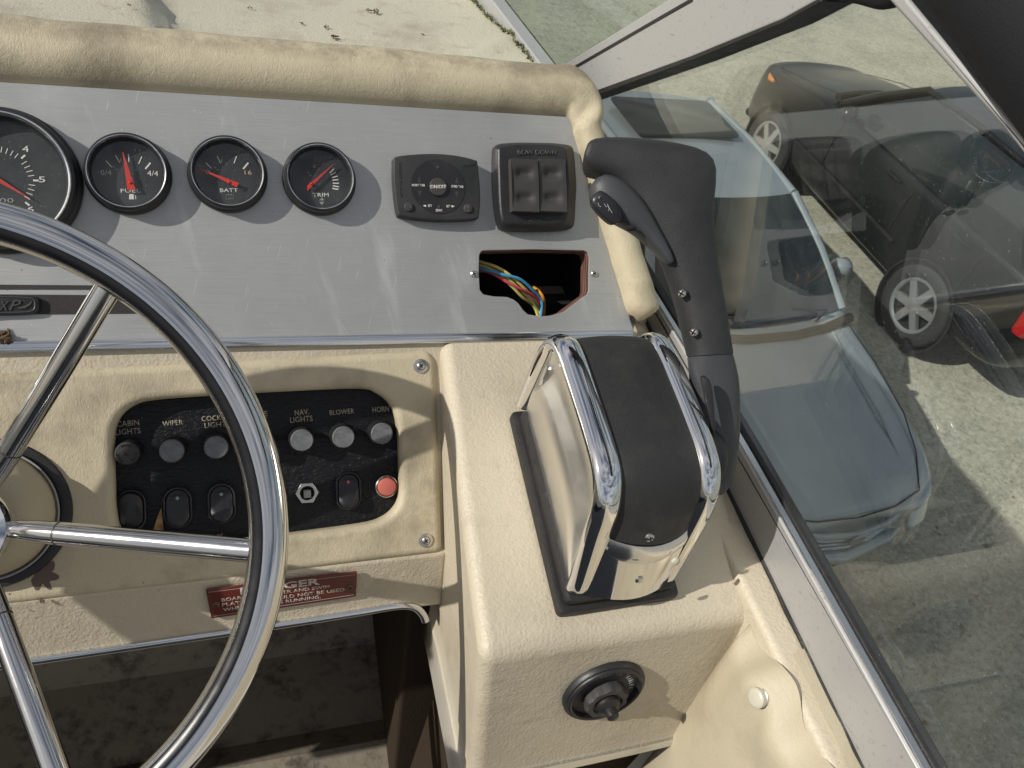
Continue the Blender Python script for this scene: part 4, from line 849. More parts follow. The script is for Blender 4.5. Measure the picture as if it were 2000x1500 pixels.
text(f, pq, 'WHEN ENGINE IS RUNNING.', (436, 1194), (627, 1168.5), 6.3, .0015, 'pwhite', bold=.01)
for x, y in ((422, 1178), (683, 1144)):
    q = A(x, y); screw(pq, q[0], q[1], .0015, .0027, 'nest', 0, 'rivet')

# ================================================================== STEERING COLUMN + WHEEL
ax = FW.ez; RIM = .1850; TR = .0118
col_c = FW.w(0, 0, -.139); fcol = Frame(col_c, FW.ex, FW.ey, FW.ez)
sc = thing('steering_column', 'cream steering column boss with black collar behind the wheel', 'steering column', fcol)
mb = MB(); mb.lathe([(.0530, -.012), (.0530, .004), (.0520, .006), (.048, .0065), (.0455, .006), (.0430, -.004)], 64); mb.obj('collar', 'blk', sc)
mb = MB(); mb.lathe([(.0440, .002), (.0430, .012), (.040, .022), (.034, .030), (.026, .034), (.018, .036), (.0165, .040), (.0165, .062)], 64); mb.obj('boss_cover', 'vinyl_pad', sc)
mb = MB(); mb.lathe([(.0458, .0088), (.0462, .0098), (.0452, .0100), (.0440, .0060)], 64); mb.obj('worn_edge', 'dimw', sc)
wh = thing('steering_wheel', 'stainless steel steering wheel with black inlaid rim, cut by the left edge', 'steering wheel', FW)
def torus(name, mat, a0, a1, r, seg=160, rs=24, closed=True, off=0.0):
    mb = MB(); rings = []
    for k in range(seg):
        a_ = 2 * math.pi * k / seg; d = Vector((math.cos(a_), math.sin(a_), 0)); R_ = []
        for j in range(rs if closed else rs + 1):
            b_ = a0 + (a1 - a0) * j / rs; R_.append(d * (RIM + r * math.cos(b_)) + Vector((0, 0, r * math.sin(b_))))
        rings.append(R_)
    rings.append(rings[0]); mb.loft(rings, closed, False); return mb.obj(name, mat, wh, smooth=60)
torus('rim', 'steel', 0, 2 * math.pi, TR)
# black inlay faces the driver and slightly inward: its own raised band with small shoulders
bc = math.radians(125)
mb = MB(); rings = []
for k in range(160):
    a_ = 2 * math.pi * k / 160; d = Vector((math.cos(a_), math.sin(a_), 0)); R_ = []
    for b_, r_ in ((-19, TR - .001), (-18, TR + .0001), (-16.5, TR + .0004), (-11, TR + .0005), (0, TR + .0006), (11, TR + .0005), (16.5, TR + .0004), (18, TR + .0001), (19, TR - .001)):
        b2_ = bc + math.radians(b_); R_.append(d * (RIM + r_ * math.cos(b2_)) + Vector((0, 0, r_ * math.sin(b2_))))
    rings.append(R_)
rings.append(rings[0]); mb.loft(rings, False, False); mb.obj('rim_inlay', 'inlay', wh, smooth=60)
HD = -.078
for k in range(6):
    a_ = math.radians(54.3 - 60.0 * k); d = Vector((math.cos(a_), math.sin(a_), 0))
    P = [d * .022 + Vector((0, 0, HD)), d * .030 + Vector((0, 0, HD + .001)), d * .036 + Vector((0, 0, HD + .004)), d * .046 + Vector((0, 0, HD + .009)), d * .060 + Vector((0, 0, HD + .016)), d * .10 + Vector((0, 0, HD * .66 + .0)), d * (RIM - TR * .6) + Vector((0, 0, -.004))]
    P[5] = P[4].lerp(P[6], .4)
    mb = MB(); mb.tube(P, [.0045, .0055, .0066, .0072, .0074, .0074, .0074], 20); mb.obj('spoke', 'steel', wh, smooth=60)
    j = P[4]; mb = MB(); dd = (P[6] - P[4]).normalized(); mb.tube([j - dd * .0004, j + dd * .0006], .0077, 20); mb.obj('spoke_joint', 'dim', wh)
mb = MB(); mb.lathe([(.0265, HD - .012), (.0300, HD - .006), (.0305, HD + .004), (.0285, HD + .008), (.0255, HD + .009), (.024, HD + .0065)], 64); mb.obj('hub_ring', 'chrome', wh)
mb = MB(); mb.lathe([(.024, HD + .0065), (.018, HD + .0075), (.00001, HD + .0085)], 48); mb.obj('hub_cap', 'carpet', wh)

# ================================================================== THROTTLE CONTROL
FTc = FT.sub(1180, 1000); th = thing('throttle_control', 'chrome and black throttle control box with a tall black grip lever', 'boat throttle', FTc)
A = FTc.loc
gb = [A(988, 812, .004), A(1000, 775, .012), A(1095, 1213, .0), A(1330, 1168, .0)]
def gasket(ins, z0, z1, nm):
    x0_, y0_ = A(1088, 1206, 0); x1_, y1_ = A(1318, 1166, 0); xb, yb = A(988, 806, .006)
    y2_ = yb; x0b = xb
    P = rounded([(x0_ + ins, y0_ + ins), (x1_ - ins, y0_ + ins + .001), (x1_ - ins + .004, y2_ - ins), (x0_ + ins, y2_ - ins)], .005, 4)
    mb = MB(); mb.prism(P, z0, z1, .0018, 2); return mb.obj(nm, 'rub', th)
gasket(-.0005, 0, .0075, 'gasket'); gasket(.0045, .0070, .0155, 'gasket')
gx0, gy0 = A(1088, 1206, 0); gx1, gy1 = A(1318, 1166, 0); gyb = A(988, 806, .006)[1]
bl_ = FT.w(*FT.loc(1130, 1150, .0150), .0150) - CAM; br_ = FT.w(*FT.loc(1306, 1128, .0150), .0150) - CAM; bb_ = FT.w(*FT.loc(1021, 762, .0150), .0150) - CAM
XL, XR = .2050, .2800           # rim centre lines
pf = [(.3760, -.4340), (.3735, -.4050), (.3690, -.3720), (.3620, -.3540), (.3500, -.3450), (.3350, -.3435), (.3150, -.3455), (.2950, -.3480), (.2750, -.3510), (.2600, -.3540), (.2480, -.3590), (.2400, -.3680), (.2350, -.3800), (.2325, -.3970), (.2300, -.4150), (.2278, -.4320), (.2258, -.4480), (.2252, -.4580)]
pf = [(y, z) for y, z in [tuple(v) for v in [(q.x, q.y) for q in smoothline([Vector((a_, b_, 0)) for a_, b_ in pf], 3)]]]
nP = len(pf)
def inward(i):
    a_ = Vector(pf[max(i - 1, 0)]); b_ = Vector(pf[min(i + 1, nP - 1)]); d = (b_ - a_).normalized(); return Vector((-d.y, d.x)) * -1   # outward normal check below
cen = Vector((.30, -.41))
def off(i, k):
    n_ = inward(i); p = Vector(pf[i])
    if (p - cen).dot(n_) < 0: n_ = -n_
    return p + n_ * k
# black cover strip
icov = max(i for i in range(nP) if pf[i][1] > -.4090 and pf[i][0] < .3)
def row(i, xs, k):
    p = off(i, k); return p
def low_(i): return max(0, min(1, (-.358 - pf[i][1]) / .045)) if pf[i][0] < .3 else 0
mb = MB(); rings = []
for i in range(2, icov + 1):
    rg = []
    for j in range(9):
        t = j / 8; x = .2120 + (.2725 - .2120) * t; k = .0005 + (.0026 + .0078 * low_(i)) * (1 - (2 * t - 1) ** 2); p = off(i, k); rg.append(RW(x, p.x, p.y))
    p = off(i, -.006); rg += [RW(.2725, p.x, p.y), RW(.2120, p.x, p.y)]; rings.append(rg)
mb.loft(rings); mb.obj('centre_cover', 'cov', th, world=True, smooth=50)
# chrome rims
def rim_(xc, wx, wn, lean, nm):
    mb = MB(); rings = []
    for i in range(nP):
        z_ = pf[i][1]; fade = 1.0
        low = max(0, min(1, (-.395 - z_) / .05)) if pf[i][0] < .3 else 0
        c = off(i, -.0015 - .001 * low); rg = []; nrm = (off(i, 1.0) - off(i, 0))
        for j in range(16):
            a_ = 2 * math.pi * j / 16; x = xc + lean * low + wx * (1 - .05 * low) * math.cos(a_); k = wn * math.sin(a_)
            rg.append(RW(x, c.x + nrm.x * k, c.y + nrm.y * k))
        rings.append(rg)
    mb.loft(rings); return mb.obj(nm, 'chrome', th, world=True, smooth=70)
rim_(.2050, .0100, .0066, .0022, 'chrome_rim'); rim_(.2768, .0082, .0064, -.002, 'chrome_rim')
# chrome sides (hollow) and front apron
def base_pt(y): return FT.w(0, (y - .1975) / math.sin(math.radians(80)) if False else 0, 0)
def ztop(y): return -.4795 + (y - .1975) * math.tan(math.radians(10)) + .0135
def sidewall(xr, xb, sgn, nm):
    mb = MB(); rings = []
    yb0, yf0 = .3850, .2262
    for i in range(nP):
        p = off(i, -.004); s_ = i / (nP - 1); yb = yb0 + (yf0 - yb0) * s_; zb = ztop(yb)
        rg = []
        for j in range(11):
            t = j / 10; y = p.x + (yb - p.x) * t; z = p.y + (zb - p.y) * t
            x = xr + (xb - xr) * t + sgn * .0095 * math.sin(math.pi * min(1, t / .55)) * math.sin(math.pi * s_) ** .5
            rg.append(RW(x, y, z))
        rings.append(rg)
    mb.loft(rings, False, False); o = mb.obj(nm, 'side', th, world=True, smooth=70); so_ = o.modifiers.new('s', 'SOLIDIFY'); so_.thickness = .0015; return o
sidewall(.2005, .2030, 1, 'side_panel'); sidewall(.2820, .2800, -1, 'side_panel')
mb = MB(); rings = []
for i in range(icov - 1, nP):
    rg = []; s_ = (i - icov) / max(1, nP - 1 - icov)
    for j in range(13):
        t = j / 12; x = .2020 + (.2810 - .2020) * t; k = (-.001 + (.0095 + .004 * max(0, s_)) * (1 - (2 * t - 1) ** 2)) if i > icov else -.004; p = off(i, k); rg.append(RW(x, p.x, p.y))
    p = off(i, -.012); rg += [RW(.2810, p.x, p.y), RW(.2020, p.x, p.y)]; rings.append(rg)
mb.loft(rings); mb.obj('front_apron', 'chrome', th, world=True, smooth=60)
# rear closure
mb = MB(); mb.hexa([RW(.201, .376, -.437), RW(.283, .376, -.437), RW(.283, .372, -.38), RW(.203, .372, -.38), RW(.201, .36, -.445), RW(.283, .36, -.445), RW(.283, .36, -.38), RW(.203, .36, -.38)]); mb.obj('rear_panel', 'chrome', th, world=True)
# lip at the bottom of the cover
mb = MB(); rings = []
for di, k0, k1 in ((icov, .0004, -.004), (icov + 1, .0028, -.004), (icov + 2, .0028, -.004), (icov + 3, .0004, -.004)):
    rg = []
    for j in range(11):
        t = j / 10; x = .2115 + (.2735 - .2115) * t; p = off(min(di, nP - 1), k0 + .0100 * (1 - (2 * t - 1) ** 2)); rg.append(RW(x, p.x, p.y - .0025 * (1 - (2 * t - 1) ** 2)))
    p = off(min(di, nP - 1), k1); rg += [RW(.2735, p.x, p.y), RW(.2115, p.x, p.y)]; rings.append(rg)
mb.loft(rings); mb.obj('cover_lip', 'trim', th, world=True, smooth=60)
def front_frame(px, py, n_):
    o = RW(.24, .2240, -.405); v = Vector((0, -math.cos(math.radians(14)), math.sin(math.radians(14)))); u = Vector((0, math.sin(math.radians(14)), math.cos(math.radians(14))))
    F_ = Frame(o, Vector((1, 0, 0)), u, v); return F_, F_.loc(px, py, n_)
def oscrew(px, py, n_, r, mat='screw', dome=False):
    F_, q = front_frame(px, py, n_); mb = MB(); c = F_.w(q[0], q[1], n_)
    P = [(r, 0), (r * .95, r * .3), (r * .65, r * .55), (.00001, r * .62)] if not dome else [(r, -.001), (r * .95, r * .25), (r * .5, r * .5), (.00001, r * .55)]
    m2 = MB(); m2.lathe(P, 24); m2.v = [F_.w(q[0] + p.x, q[1] + p.y, n_ + p.z) for p in m2.v]; return m2.obj('screw', mat, th, world=True), F_, q
o, F_, q = oscrew(1268, 1049, .0085, .0032)
mb = MB()
for a0 in (.3, 1.87):
    c, s_ = math.cos(a0), math.sin(a0); P = []
    for zz in (.0085 + .0012, .0085 + .0022):
        for u_, v_ in ((-.0018, -.0004), (.0018, -.0004), (.0018, .0004), (-.0018, .0004)): P.append(F_.w(q[0] + u_ * c - v_ * s_, q[1] + u_ * s_ + v_ * c, zz))
    mb.hexa(P)
mb.obj('cross_recess', 'dark', o, world=True)
oscrew(1248, 1131, .0085, .0030); oscrew(1320, 1097, .0045, .0030, 'snap', True)
# lever hub on the right flank
mb = MB(); mb.tube([RW(.276, .2800, -.3900), RW(.300, .2800, -.3900), RW(.306, .2800, -.3900)], [.026, .026, .022], 32); mb.obj('pivot_hub', 'blk', th, world=True, smooth=50)
def px_loft(stations, thick, nm, mat, parent=th, p=2.4, sub=1, seg=20, zc=None):
    """solid whose outline was measured as left/right edge points at a given distance; its depth is real"""
    mb = MB(); rings = []
    for k, (a_, b_, z, th_) in enumerate(stations):
        A_ = at(a_[0], a_[1], z); B_ = at(b_[0], b_[1], z); c = (A_ + B_) / 2; u = (B_ - A_) / 2
        vd = (c - CAM).normalized(); v = vd - u.normalized() * vd.dot(u.normalized()); v.normalize(); rg = []
        for j in range(seg):
            t = 2 * math.pi * j / seg; cs, sn = math.cos(t), math.sin(t)
            rg.append(c + v * th_ + u * (math.copysign(abs(cs) ** (2 / p), cs)) + v * (th_ * math.copysign(abs(sn) ** (2 / p), sn)))
        rings.append(rg)
    mb.loft(rings); return mb.obj(nm, mat, parent, world=True, smooth=75, sub=sub)
lv = px_loft([((1368, 967), (1412, 974), .545, .006), ((1345, 940), (1438, 950), .540, .010), ((1352, 905), (1449, 900), .536, .012), ((1356, 850), (1456, 850), .531, .0135), ((1358, 790), (1457, 790), .526, .014), ((1357, 740), (1455, 738), .521, .0145), ((1354, 705), (1445, 700), .518, .015), ((1353, 698), (1443, 692), .5175, .015), ((1353.4, 697.4), (1442.6, 691.4), .5175, .015), ((1354.5, 696), (1441.5, 690), .5172, .0145), ((1357, 692), (1439, 686), .5170, .013)], 0, 'lever_arm', 'lev')
mb = MB(); P = [at(1352, 705, .517), at(1392, 722, .513), at(1393, 860, .523), at(1388, 880, .526)]
gr = px_loft([((1353.5, 696.4), (1442.5, 690), .5165, .0152), ((1353.2, 696), (1443, 689.5), .5165, .0155), ((1352.6, 694), (1443, 688), .5165, .0156), ((1347, 672), (1440, 668), .516, .0158), ((1329, 593), (1427, 590), .512, .016), ((1303, 518), (1416, 512), .508, .0165), ((1280, 470), (1405, 445), .505, .017), ((1256, 436), (1408, 385), .503, .0175), ((1232, 400), (1419, 318), .501, .018), ((1212, 372), (1402, 288), .500, .018), ((1192, 350), (1345, 272), .499, .018), ((1170, 340), (1268, 260), .499, .0175), ((1152, 334), (1205, 257), .4985, .016), ((1142, 320), (1162, 260), .498, .013), ((1140, 303), (1147, 275), .498, .008)], 0, 'grip', 'gripm', p=2.6)
px_loft([((1158, 352), (1180, 335), .4965, .006), ((1153, 384), (1215, 340), .4945, .012), ((1172, 412), (1248, 362), .4945, .0135), ((1205, 435), (1275, 400), .4965, .0135), ((1235, 449), (1290, 432), .499, .013), ((1262, 470), (1303, 458), .5015, .012), ((1290, 498), (1318, 490), .5035, .010), ((1308, 519), (1322, 515), .505, .005)], 0, 'switch_pod', 'lev', gr)
rkr = px_loft([((1156, 384), (1170, 368), .4900, .004), ((1153, 396), (1186, 374), .4895, .0055), ((1166, 414), (1208, 394), .4900, .0055), ((1186, 434), (1220, 418), .4915, .0055), ((1196, 441), (1216, 436), .4930, .004)], 0, 'trim_button', 'sw', gr, p=4)
px_loft([((1222, 443), (1226, 440), .4945, .002), ((1226, 449), (1238, 438), .4935, .004), ((1238, 452), (1250, 444), .4945, .003)], 0, 'finger_hole', 'dark', gr)
# marks on the trim button
for pp in ([(1168, 386), (1172, 383), (1170, 388)], [(1168, 396), (1170, 402), (1174, 404)], [(1180, 398), (1184, 404), (1188, 402), (1192, 410), (1196, 416)], [(1186, 398), (1190, 408), (1188, 412)]):
    mb = MB(); mb.tube([at(x, y, .4882 + (y - 384) * .00004) for x, y in pp], .00022, 5); mb.obj('icon_mark', 'dimw', gr, world=True)
for x, y, z in ((1332, 573, .5065), (1355, 649, .5105)):
    c = at(x, y, z + .003); nv = (CAM - c).normalized(); nv = (nv + Vector((-.6, -.2, 0))).normalized(); u = nv.cross(Vector((0, 0, 1))).normalized(); v = nv.cross(u); m2 = MB()
    m2.lathe([(.0030, -.002), (.0028, .0002), (.0027, .0006), (.0018, .0014), (.00001, .0016)], 24); m2.v = [c + u * p.x + v * p.y + nv * p.z for p in m2.v]; o = m2.obj('screw', 'screw', gr, world=True)
    m3 = MB(); hs = .0012; m3.v = []; m3.box((-hs * 1.6, -hs * .4, .0011), (hs * 1.6, hs * .4, .0018)); m3.box((-hs * .4, -hs * 1.6, .0011), (hs * .4, hs * 1.6, .0018)); m3.v = [c + u * p.x + v * p.y + nv * p.z for p in m3.v]; m3.obj('cross_recess', 'dark', gr, world=True, smooth=0)
# recessed panel on the lever arm
px_loft([((1366, 728), (1388, 738), .5045, .003), ((1374, 760), (1394, 764), .5065, .003), ((1384, 805), (1398, 806), .5100, .003), ((1392, 855), (1400, 856), .5140, .003)], 0, 'recess_panel', 'blk', th, p=3)
mb = MB(); P = [RW(.276, .335, -.400), RW(.298, .335, -.400), RW(.298, .255, -.415), RW(.276, .255, -.415), RW(.276, .335, -.362), RW(.296, .335, -.362), RW(.296, .262, -.375), RW(.276, .262, -.375)]; mb.hexa(P); mb.obj('pivot_block', 'blk', th, world=True, bevel=.003)

# ================================================================== TRIM KNOB ON THE CONSOLE FRONT
f = FF.sub(1180, 1350, .002); f = Frame(f.o - f.ez * .002, f.ex, f.ey, f.ez); kn = thing('trailer_switch', 'black round PUSH TO TRAILER knob on the console front', 'knob', f)
mb = MB(); mb.lathe([(.0322, 0), (.0322, .0030), (.0312, .0045), (.0285, .0050), (.0270, .0045), (.0262, .0022), (.0180, .0018)], 64); mb.obj('flange', 'blk', kn)
mb = MB(); mb.lathe([(.0300, .0045), (.0296, .0060), (.0283, .0068), (.0268, .0062), (.0260, .0030)], 64); mb.obj('outer_ring', 'blk', kn)
mb = MB(); mb.lathe([(.0258, .0024), (.00001, .0024)], 48); mb.obj('face_plate', 'ctl', kn)
s_ = 'PUSH TO TRAILER'
for i, ch in enumerate(s_):
    if ch == ' ': continue
    a_ = math.radians(118 - i * 8.6); R_ = .0195; c = Vector((math.cos(a_), math.sin(a_))) * R_; d = Vector((math.sin(a_), -math.cos(a_))) * .0021
    text_local(kn, ch, c - d / 2, d, .0038, .0026, 'dimw', bold=.01)
mb = MB(); seg = 40; vs = []; prof = [(.0160, .002), (.0163, .0080), (.0152, .0108), (.0118, .0112), (.0108, .0095), (.00001, .0095)]; n = len(prof)
for k in range(seg):
    a_ = 2 * math.pi * k / seg
    for j, (r_, z_) in enumerate(prof): rr_ = r_ * (1 + (.06 if (k // 2) % 2 else -.03) * (j in (1, 2))); vs.append((rr_ * math.cos(a_), rr_ * math.sin(a_) - .003, z_))
fs = [(k * n + i, ((k + 1) % seg) * n + i, ((k + 1) % seg) * n + i + 1, k * n + i + 1) for k in range(seg) for i in range(n - 1)]
mb.add(vs, fs); mb.obj('fluted_knob', 'rock', kn, smooth=40)
mb = MB(); mb.lathe([(.0092, .009), (.0088, .0130), (.0062, .0150), (.0046, .0160), (.0047, .0190), (.0044, .0215), (.0030, .0226), (.00001, .0230)], 32, (0, -.003, 0)); mb.obj('rubber_boot', 'rub', kn)

# ================================================================== COAMING PAD
cp = based('coaming_pad', 'puffy cream vinyl side pad with puckered edge in the lower right corner', 'side pad', RW(.335, .1, -.6))
def coam(u, v):
    # u runs aft, v runs down
    y = .192 - u * .75; z = -.4695 - v * .42
    rnd = min(1, u / .055); rv = min(1, v / .05)
    puff = .021 * math.sqrt(max(0, 1 - (1 - rnd) ** 2)) * math.sqrt(max(0, 1 - (1 - rv) ** 2))
    puck = .0020 * math.sin(u * 120 + 2 * math.sin(u * 17)) * max(0, 1 - v * 5) + .0006 * noise.noise(Vector((u * 9, v * 9, 0)))
    px_, pz_ = hz_ = 0, 0
    d = math.hypot((y - (.115)) / .02, (z + .525) / .02); dim = -.0035 * math.exp(-d * d)
    x = .3385 - puff * (1 + .12 * puck / .003) - puck * .35 - dim
    y -= .010 * (1 - v) * 0
    top = .006 * math.sin(u * 70) * max(0, 1 - v * 8)
    return RW(x, y - .028 * v * (1 - min(1, u * 3)), z - top - .010 * max(0, 1 - u / .05) * max(0, 1 - v * 6))
mb = MB(); mb.grid(coam, 220, 60); mb.obj('pad', 'vinyl_pad', cp, world=True, smooth=80)
mb = MB(); mb.grid(lambda u, v: RW(.348, .195 - u * .75, -.470 - v * .45), 2, 2); mb.obj('backing', 'dark', cp, world=True)
pc = hitx(1478, 1363, .3170); m2 = MB(); m2.lathe([(.0070, -.004), (.0070, .0012), (.0061, .0022), (.0045, .0026), (.00001, .0029)], 36)
nv = Vector((-1, -.05, .25)).normalized(); u = nv.cross(Vector((0, 0, 1))).normalized(); v = nv.cross(u)
sn = based('snap_button', 'pale round snap fastener on the cream coaming pad', 'snap fastener', pc)
m2.v = [pc + u * p.x + v * p.y + nv * p.z for p in m2.v]; m2.obj('cap', 'snap', sn, world=True)
m2 = MB(); m2.lathe([(.0064, -.006), (.0076, -.005), (.0076, -.0025), (.0066, -.002)], 36); m2.v = [pc + u * p.x + v * p.y + nv * p.z for p in m2.v]; m2.obj('socket', 'screw', sn, world=True)

# ================================================================== SIDE WINDOW AND FRAMES
sw = thing('side_window', 'green tinted side window in a grey metal frame with dust and streaks', 'window', FG)
G = FG.loc
gp = [G(1120, 150), G(1400, 30), G(1640, -40), G(1720, -60), G(1800, -40), G(2060, 290), G(2420, 760), G(2150, 2100), G(1800, 1490), G(1470, 900), G(1340, 680), G(1230, 500), G(1160, 380)]
mb = MB(); mb.prism(gp, 0, .006); mb.obj('glass', 'glass', sw, smooth=0)
def barp(pts, z0, z1, nm, mat, bev=.002, label=None):
    mb = MB(); mb.prism(pts, z0, z1); o = mb.obj(nm, mat, sw, bevel=bev, bseg=3, smooth=0, label=label); return o
def gl(Yv, Zv):
    p = RW(.37, Yv, Zv); q = FG.l(p); return (q.x, q.y)
# bottom rail: runs on the ledge
bt = [hit(x, y, FG.o, FG.ez) for x, y in ((1244, 508), (1350, 678), (1480, 900), (1820, 1500))]
low = [(FG.l(p).x, FG.l(RW(.37, (p - CAM).y, -.4665)).y) for p in bt]; hi = [(FG.l(p).x, FG.l(p).y) for p in bt]
def ext_(a, b, k): return (a[0] + (b[0] - a[0]) * k, a[1] + (b[1] - a[1]) * k)
hi2 = [ext_(hi[0], hi[1], -1.6)] + hi + [ext_(hi[2], hi[3], 2.6)]; lo2 = [(hi2[0][0], low[0][1])] + low + [(hi2[-1][0], low[-1][1])]
barp(hi2 + lo2[::-1], -.009, .0068, 'bottom_rail', 'anod', .0012)
k_ = .0030
barp([(x, y + k_) for x, y in hi2] + [(x, y - .001) for x, y in hi2][::-1], -.0075, -.002, 'bright_bead', 'trim', .0006)
barp([(x, y + .0050) for x, y in hi2] + [(x, y - .001) for x, y in hi2][::-1], -.0020, .0068, 'rubber_seal', 'rub', .0008)
# black sealant gap along the ledge
mb = MB(); rr = []
for i in range(80):
    y = .75 - i * .0165; wd = .0012 + .0022 * max(0, noise.noise(Vector((y * 60, 0, 1)))); p = RW(.3665 + (0), y, -.4675); q = FG.l(RW(.37, y, -.4665)); b = FG.w(q.x, q.y, -.0095)
    rr.append([b + Vector((-wd, 0, -.001)), b + Vector((.004, 0, -.001)), b + Vector((.004, 0, .003)), b + Vector((0, 0, .0022)), b + Vector((-wd, 0, .0012))])
mb.loft(rr); mb.obj('sealant', 'rub', sw, world=True, smooth=0)
# raked corner post
barp([G(1092, 154), G(1378, 0), G(1500, -66), G(1800, -120), G(1760, -35), G(1700, -22), G(1637, 0), G(1560, 41), G(1378, 113), G(1150, 192)], -.012, .016, 'corner_post', 'anod', .0025)
barp([G(1083, 141), G(1312, 0), G(1440, -80), G(1502, -72), G(1380, -5), G(1092, 154)], -.004, .016, 'post_flange', 'anod', .002)
barp([G(1100, 152), G(1378, -3), G(1380, 3), G(1100, 158)], -.0128, -.011, 'post_groove', 'rub', .0002)
s1 = [(1146, 190), (1378, 109), (1560, 37), (1637, -4)]; s2 = [(1640, 4), (1562, 46), (1380, 118), (1152, 198)]
barp([G(*p) for p in s1] + [G(*p) for p in s2], -.0125, .010, 'rubber_seal', 'rub', .0008)
# top rail
barp([G(1770, 0), G(1720, -70), G(1775, -75), G(1812, 0), G(2000, 218), G(2450, 740), G(2420, 780), G(2000, 250)], -.012, .014, 'top_rail', 'anod', .0025)
barp([G(1764, 2), G(1712, -60), G(1725, -70), G(1775, 0), G(2002, 250), G(2420, 778), G(2410, 792), G(1994, 256)], -.004, .010, 'rubber_seal', 'rub', .0008)
# front windscreen
pc0, pc1 = hitz(1062, 150, -.362), hitz(920, -40, -.362); post_a = hit(1086, 143, FG.o, FG.ez); post_b = hit(1310, 0, FG.o, FG.ez)
wsn = based('front_windscreen', 'green tinted front windscreen pane behind the raked grey post', 'windscreen', pc0)
dd = (pc1 - pc0); up_ = (post_b - post_a)
nrm_ = dd.cross(up_).normalized(); 
mb = MB(); a0_, a1_, a2_, a3_ = post_a - up_ * .05, post_a + up_ * 1.25, post_a + up_ * 1.25 + dd * 2.2, pc0 + dd * 2.6
mb.loft([[p - nrm_ * .0025 for p in (a0_, a1_, a2_, a3_)], [p + nrm_ * .0025 for p in (a0_, a1_, a2_, a3_)]]); mb.obj('glass', 'fglass', wsn, world=True, smooth=0)
def bar3(p, q, u_, v_, nm, mat, par, bev=.002):
    mb = MB(); mb.hexa([p - u_ - v_, p + u_ - v_, q + u_ - v_, q - u_ - v_, p - u_ + v_, p + u_ + v_, q + u_ + v_, q - u_ + v_]); return mb.obj(nm, mat, par, world=True, bevel=bev)
sx_ = dd.cross(Vector((0, 0, 1))).normalized()
bar3(pc0 - dd * .1 + Vector((0, 0, .0)), pc0 + dd * 2.6, sx_ * .0095, Vector((0, 0, .016)), 'base_rail', 'anod', wsn)
bar3(pc0 + sx_ * .013, pc0 + dd * 2.6 + sx_ * .013, sx_ * .004, Vector((0, 0, .011)), 'rubber_seal', 'moss', wsn, .001)
gc = hitz(1003, 38, -.372); bar3(gc + Vector((.0, -.012, .0)), gc + Vector((-.004, .012, .006)), sx_ * .004, Vector((0, 0, .006)), 'glass_clip', 'chrome', wsn, .0015)
# moss along the base rail
ms = based('moss_line', 'strip of green moss along the foot of the front windscreen', 'moss', pc0); ms['kind'] = 'stuff'; mb = MB(); rnd = random.Random(3)
sgn = -1 if sx_.x > 0 else 1
for k in range(420):
    t = rnd.random() * 1.9; p = pc0 + dd * t + sx_ * sgn * (.011 + abs(rnd.gauss(0, .003))) + Vector((0, 0, -.006)); p.z = CAM.z + deckz(p.x, p.y) + .001; s_ = rnd.uniform(.0012, .0035)
    d = Vector((rnd.uniform(-1, 1), rnd.uniform(-1, 1), rnd.uniform(0, 1))).normalized() * s_; e = d.cross(Vector((0, 0, 1))) * .8
    mb.add([p - e, p + e, p + d + Vector((0, 0, s_)), p + Vector((0, 0, s_ * .5))], [(0, 1, 2), (0, 2, 3), (1, 2, 3)])
mo = mb.obj('moss_tufts', 'moss', ms, world=True, smooth=0)
# folded black canvas along the top rail
cvs = thing('canvas_cover', 'folded black canvas hanging over the top rail at the upper right', 'canvas', Frame(hit(1950, 50, FG.o, FG.ez), Vector((1, 0, 0)), Vector((0, 1, 0)), Vector((0, 0, 1))))
P = [FG.w(*G(x, y), -.004) for x, y in ((1740, -300), (1880, -150), (1985, -40), (2120, 120), (2345, 390), (2640, 780))]
mb = MB(); mb.tube(smoothline(P, 5), .030, 24); mb.obj('canvas_roll', 'canvas', cvs, world=True, smooth=60)
P = [FG.w(*G(x, y), -.006) for x, y in ((1570, -32), (1640, -22), (1700, -12), (1750, -2), (1790, -20), (1830, -60))]
mb = MB(); mb.tube(smoothline(P, 5), .0055, 12); mb.obj('strap', 'canvas', cvs, world=True)

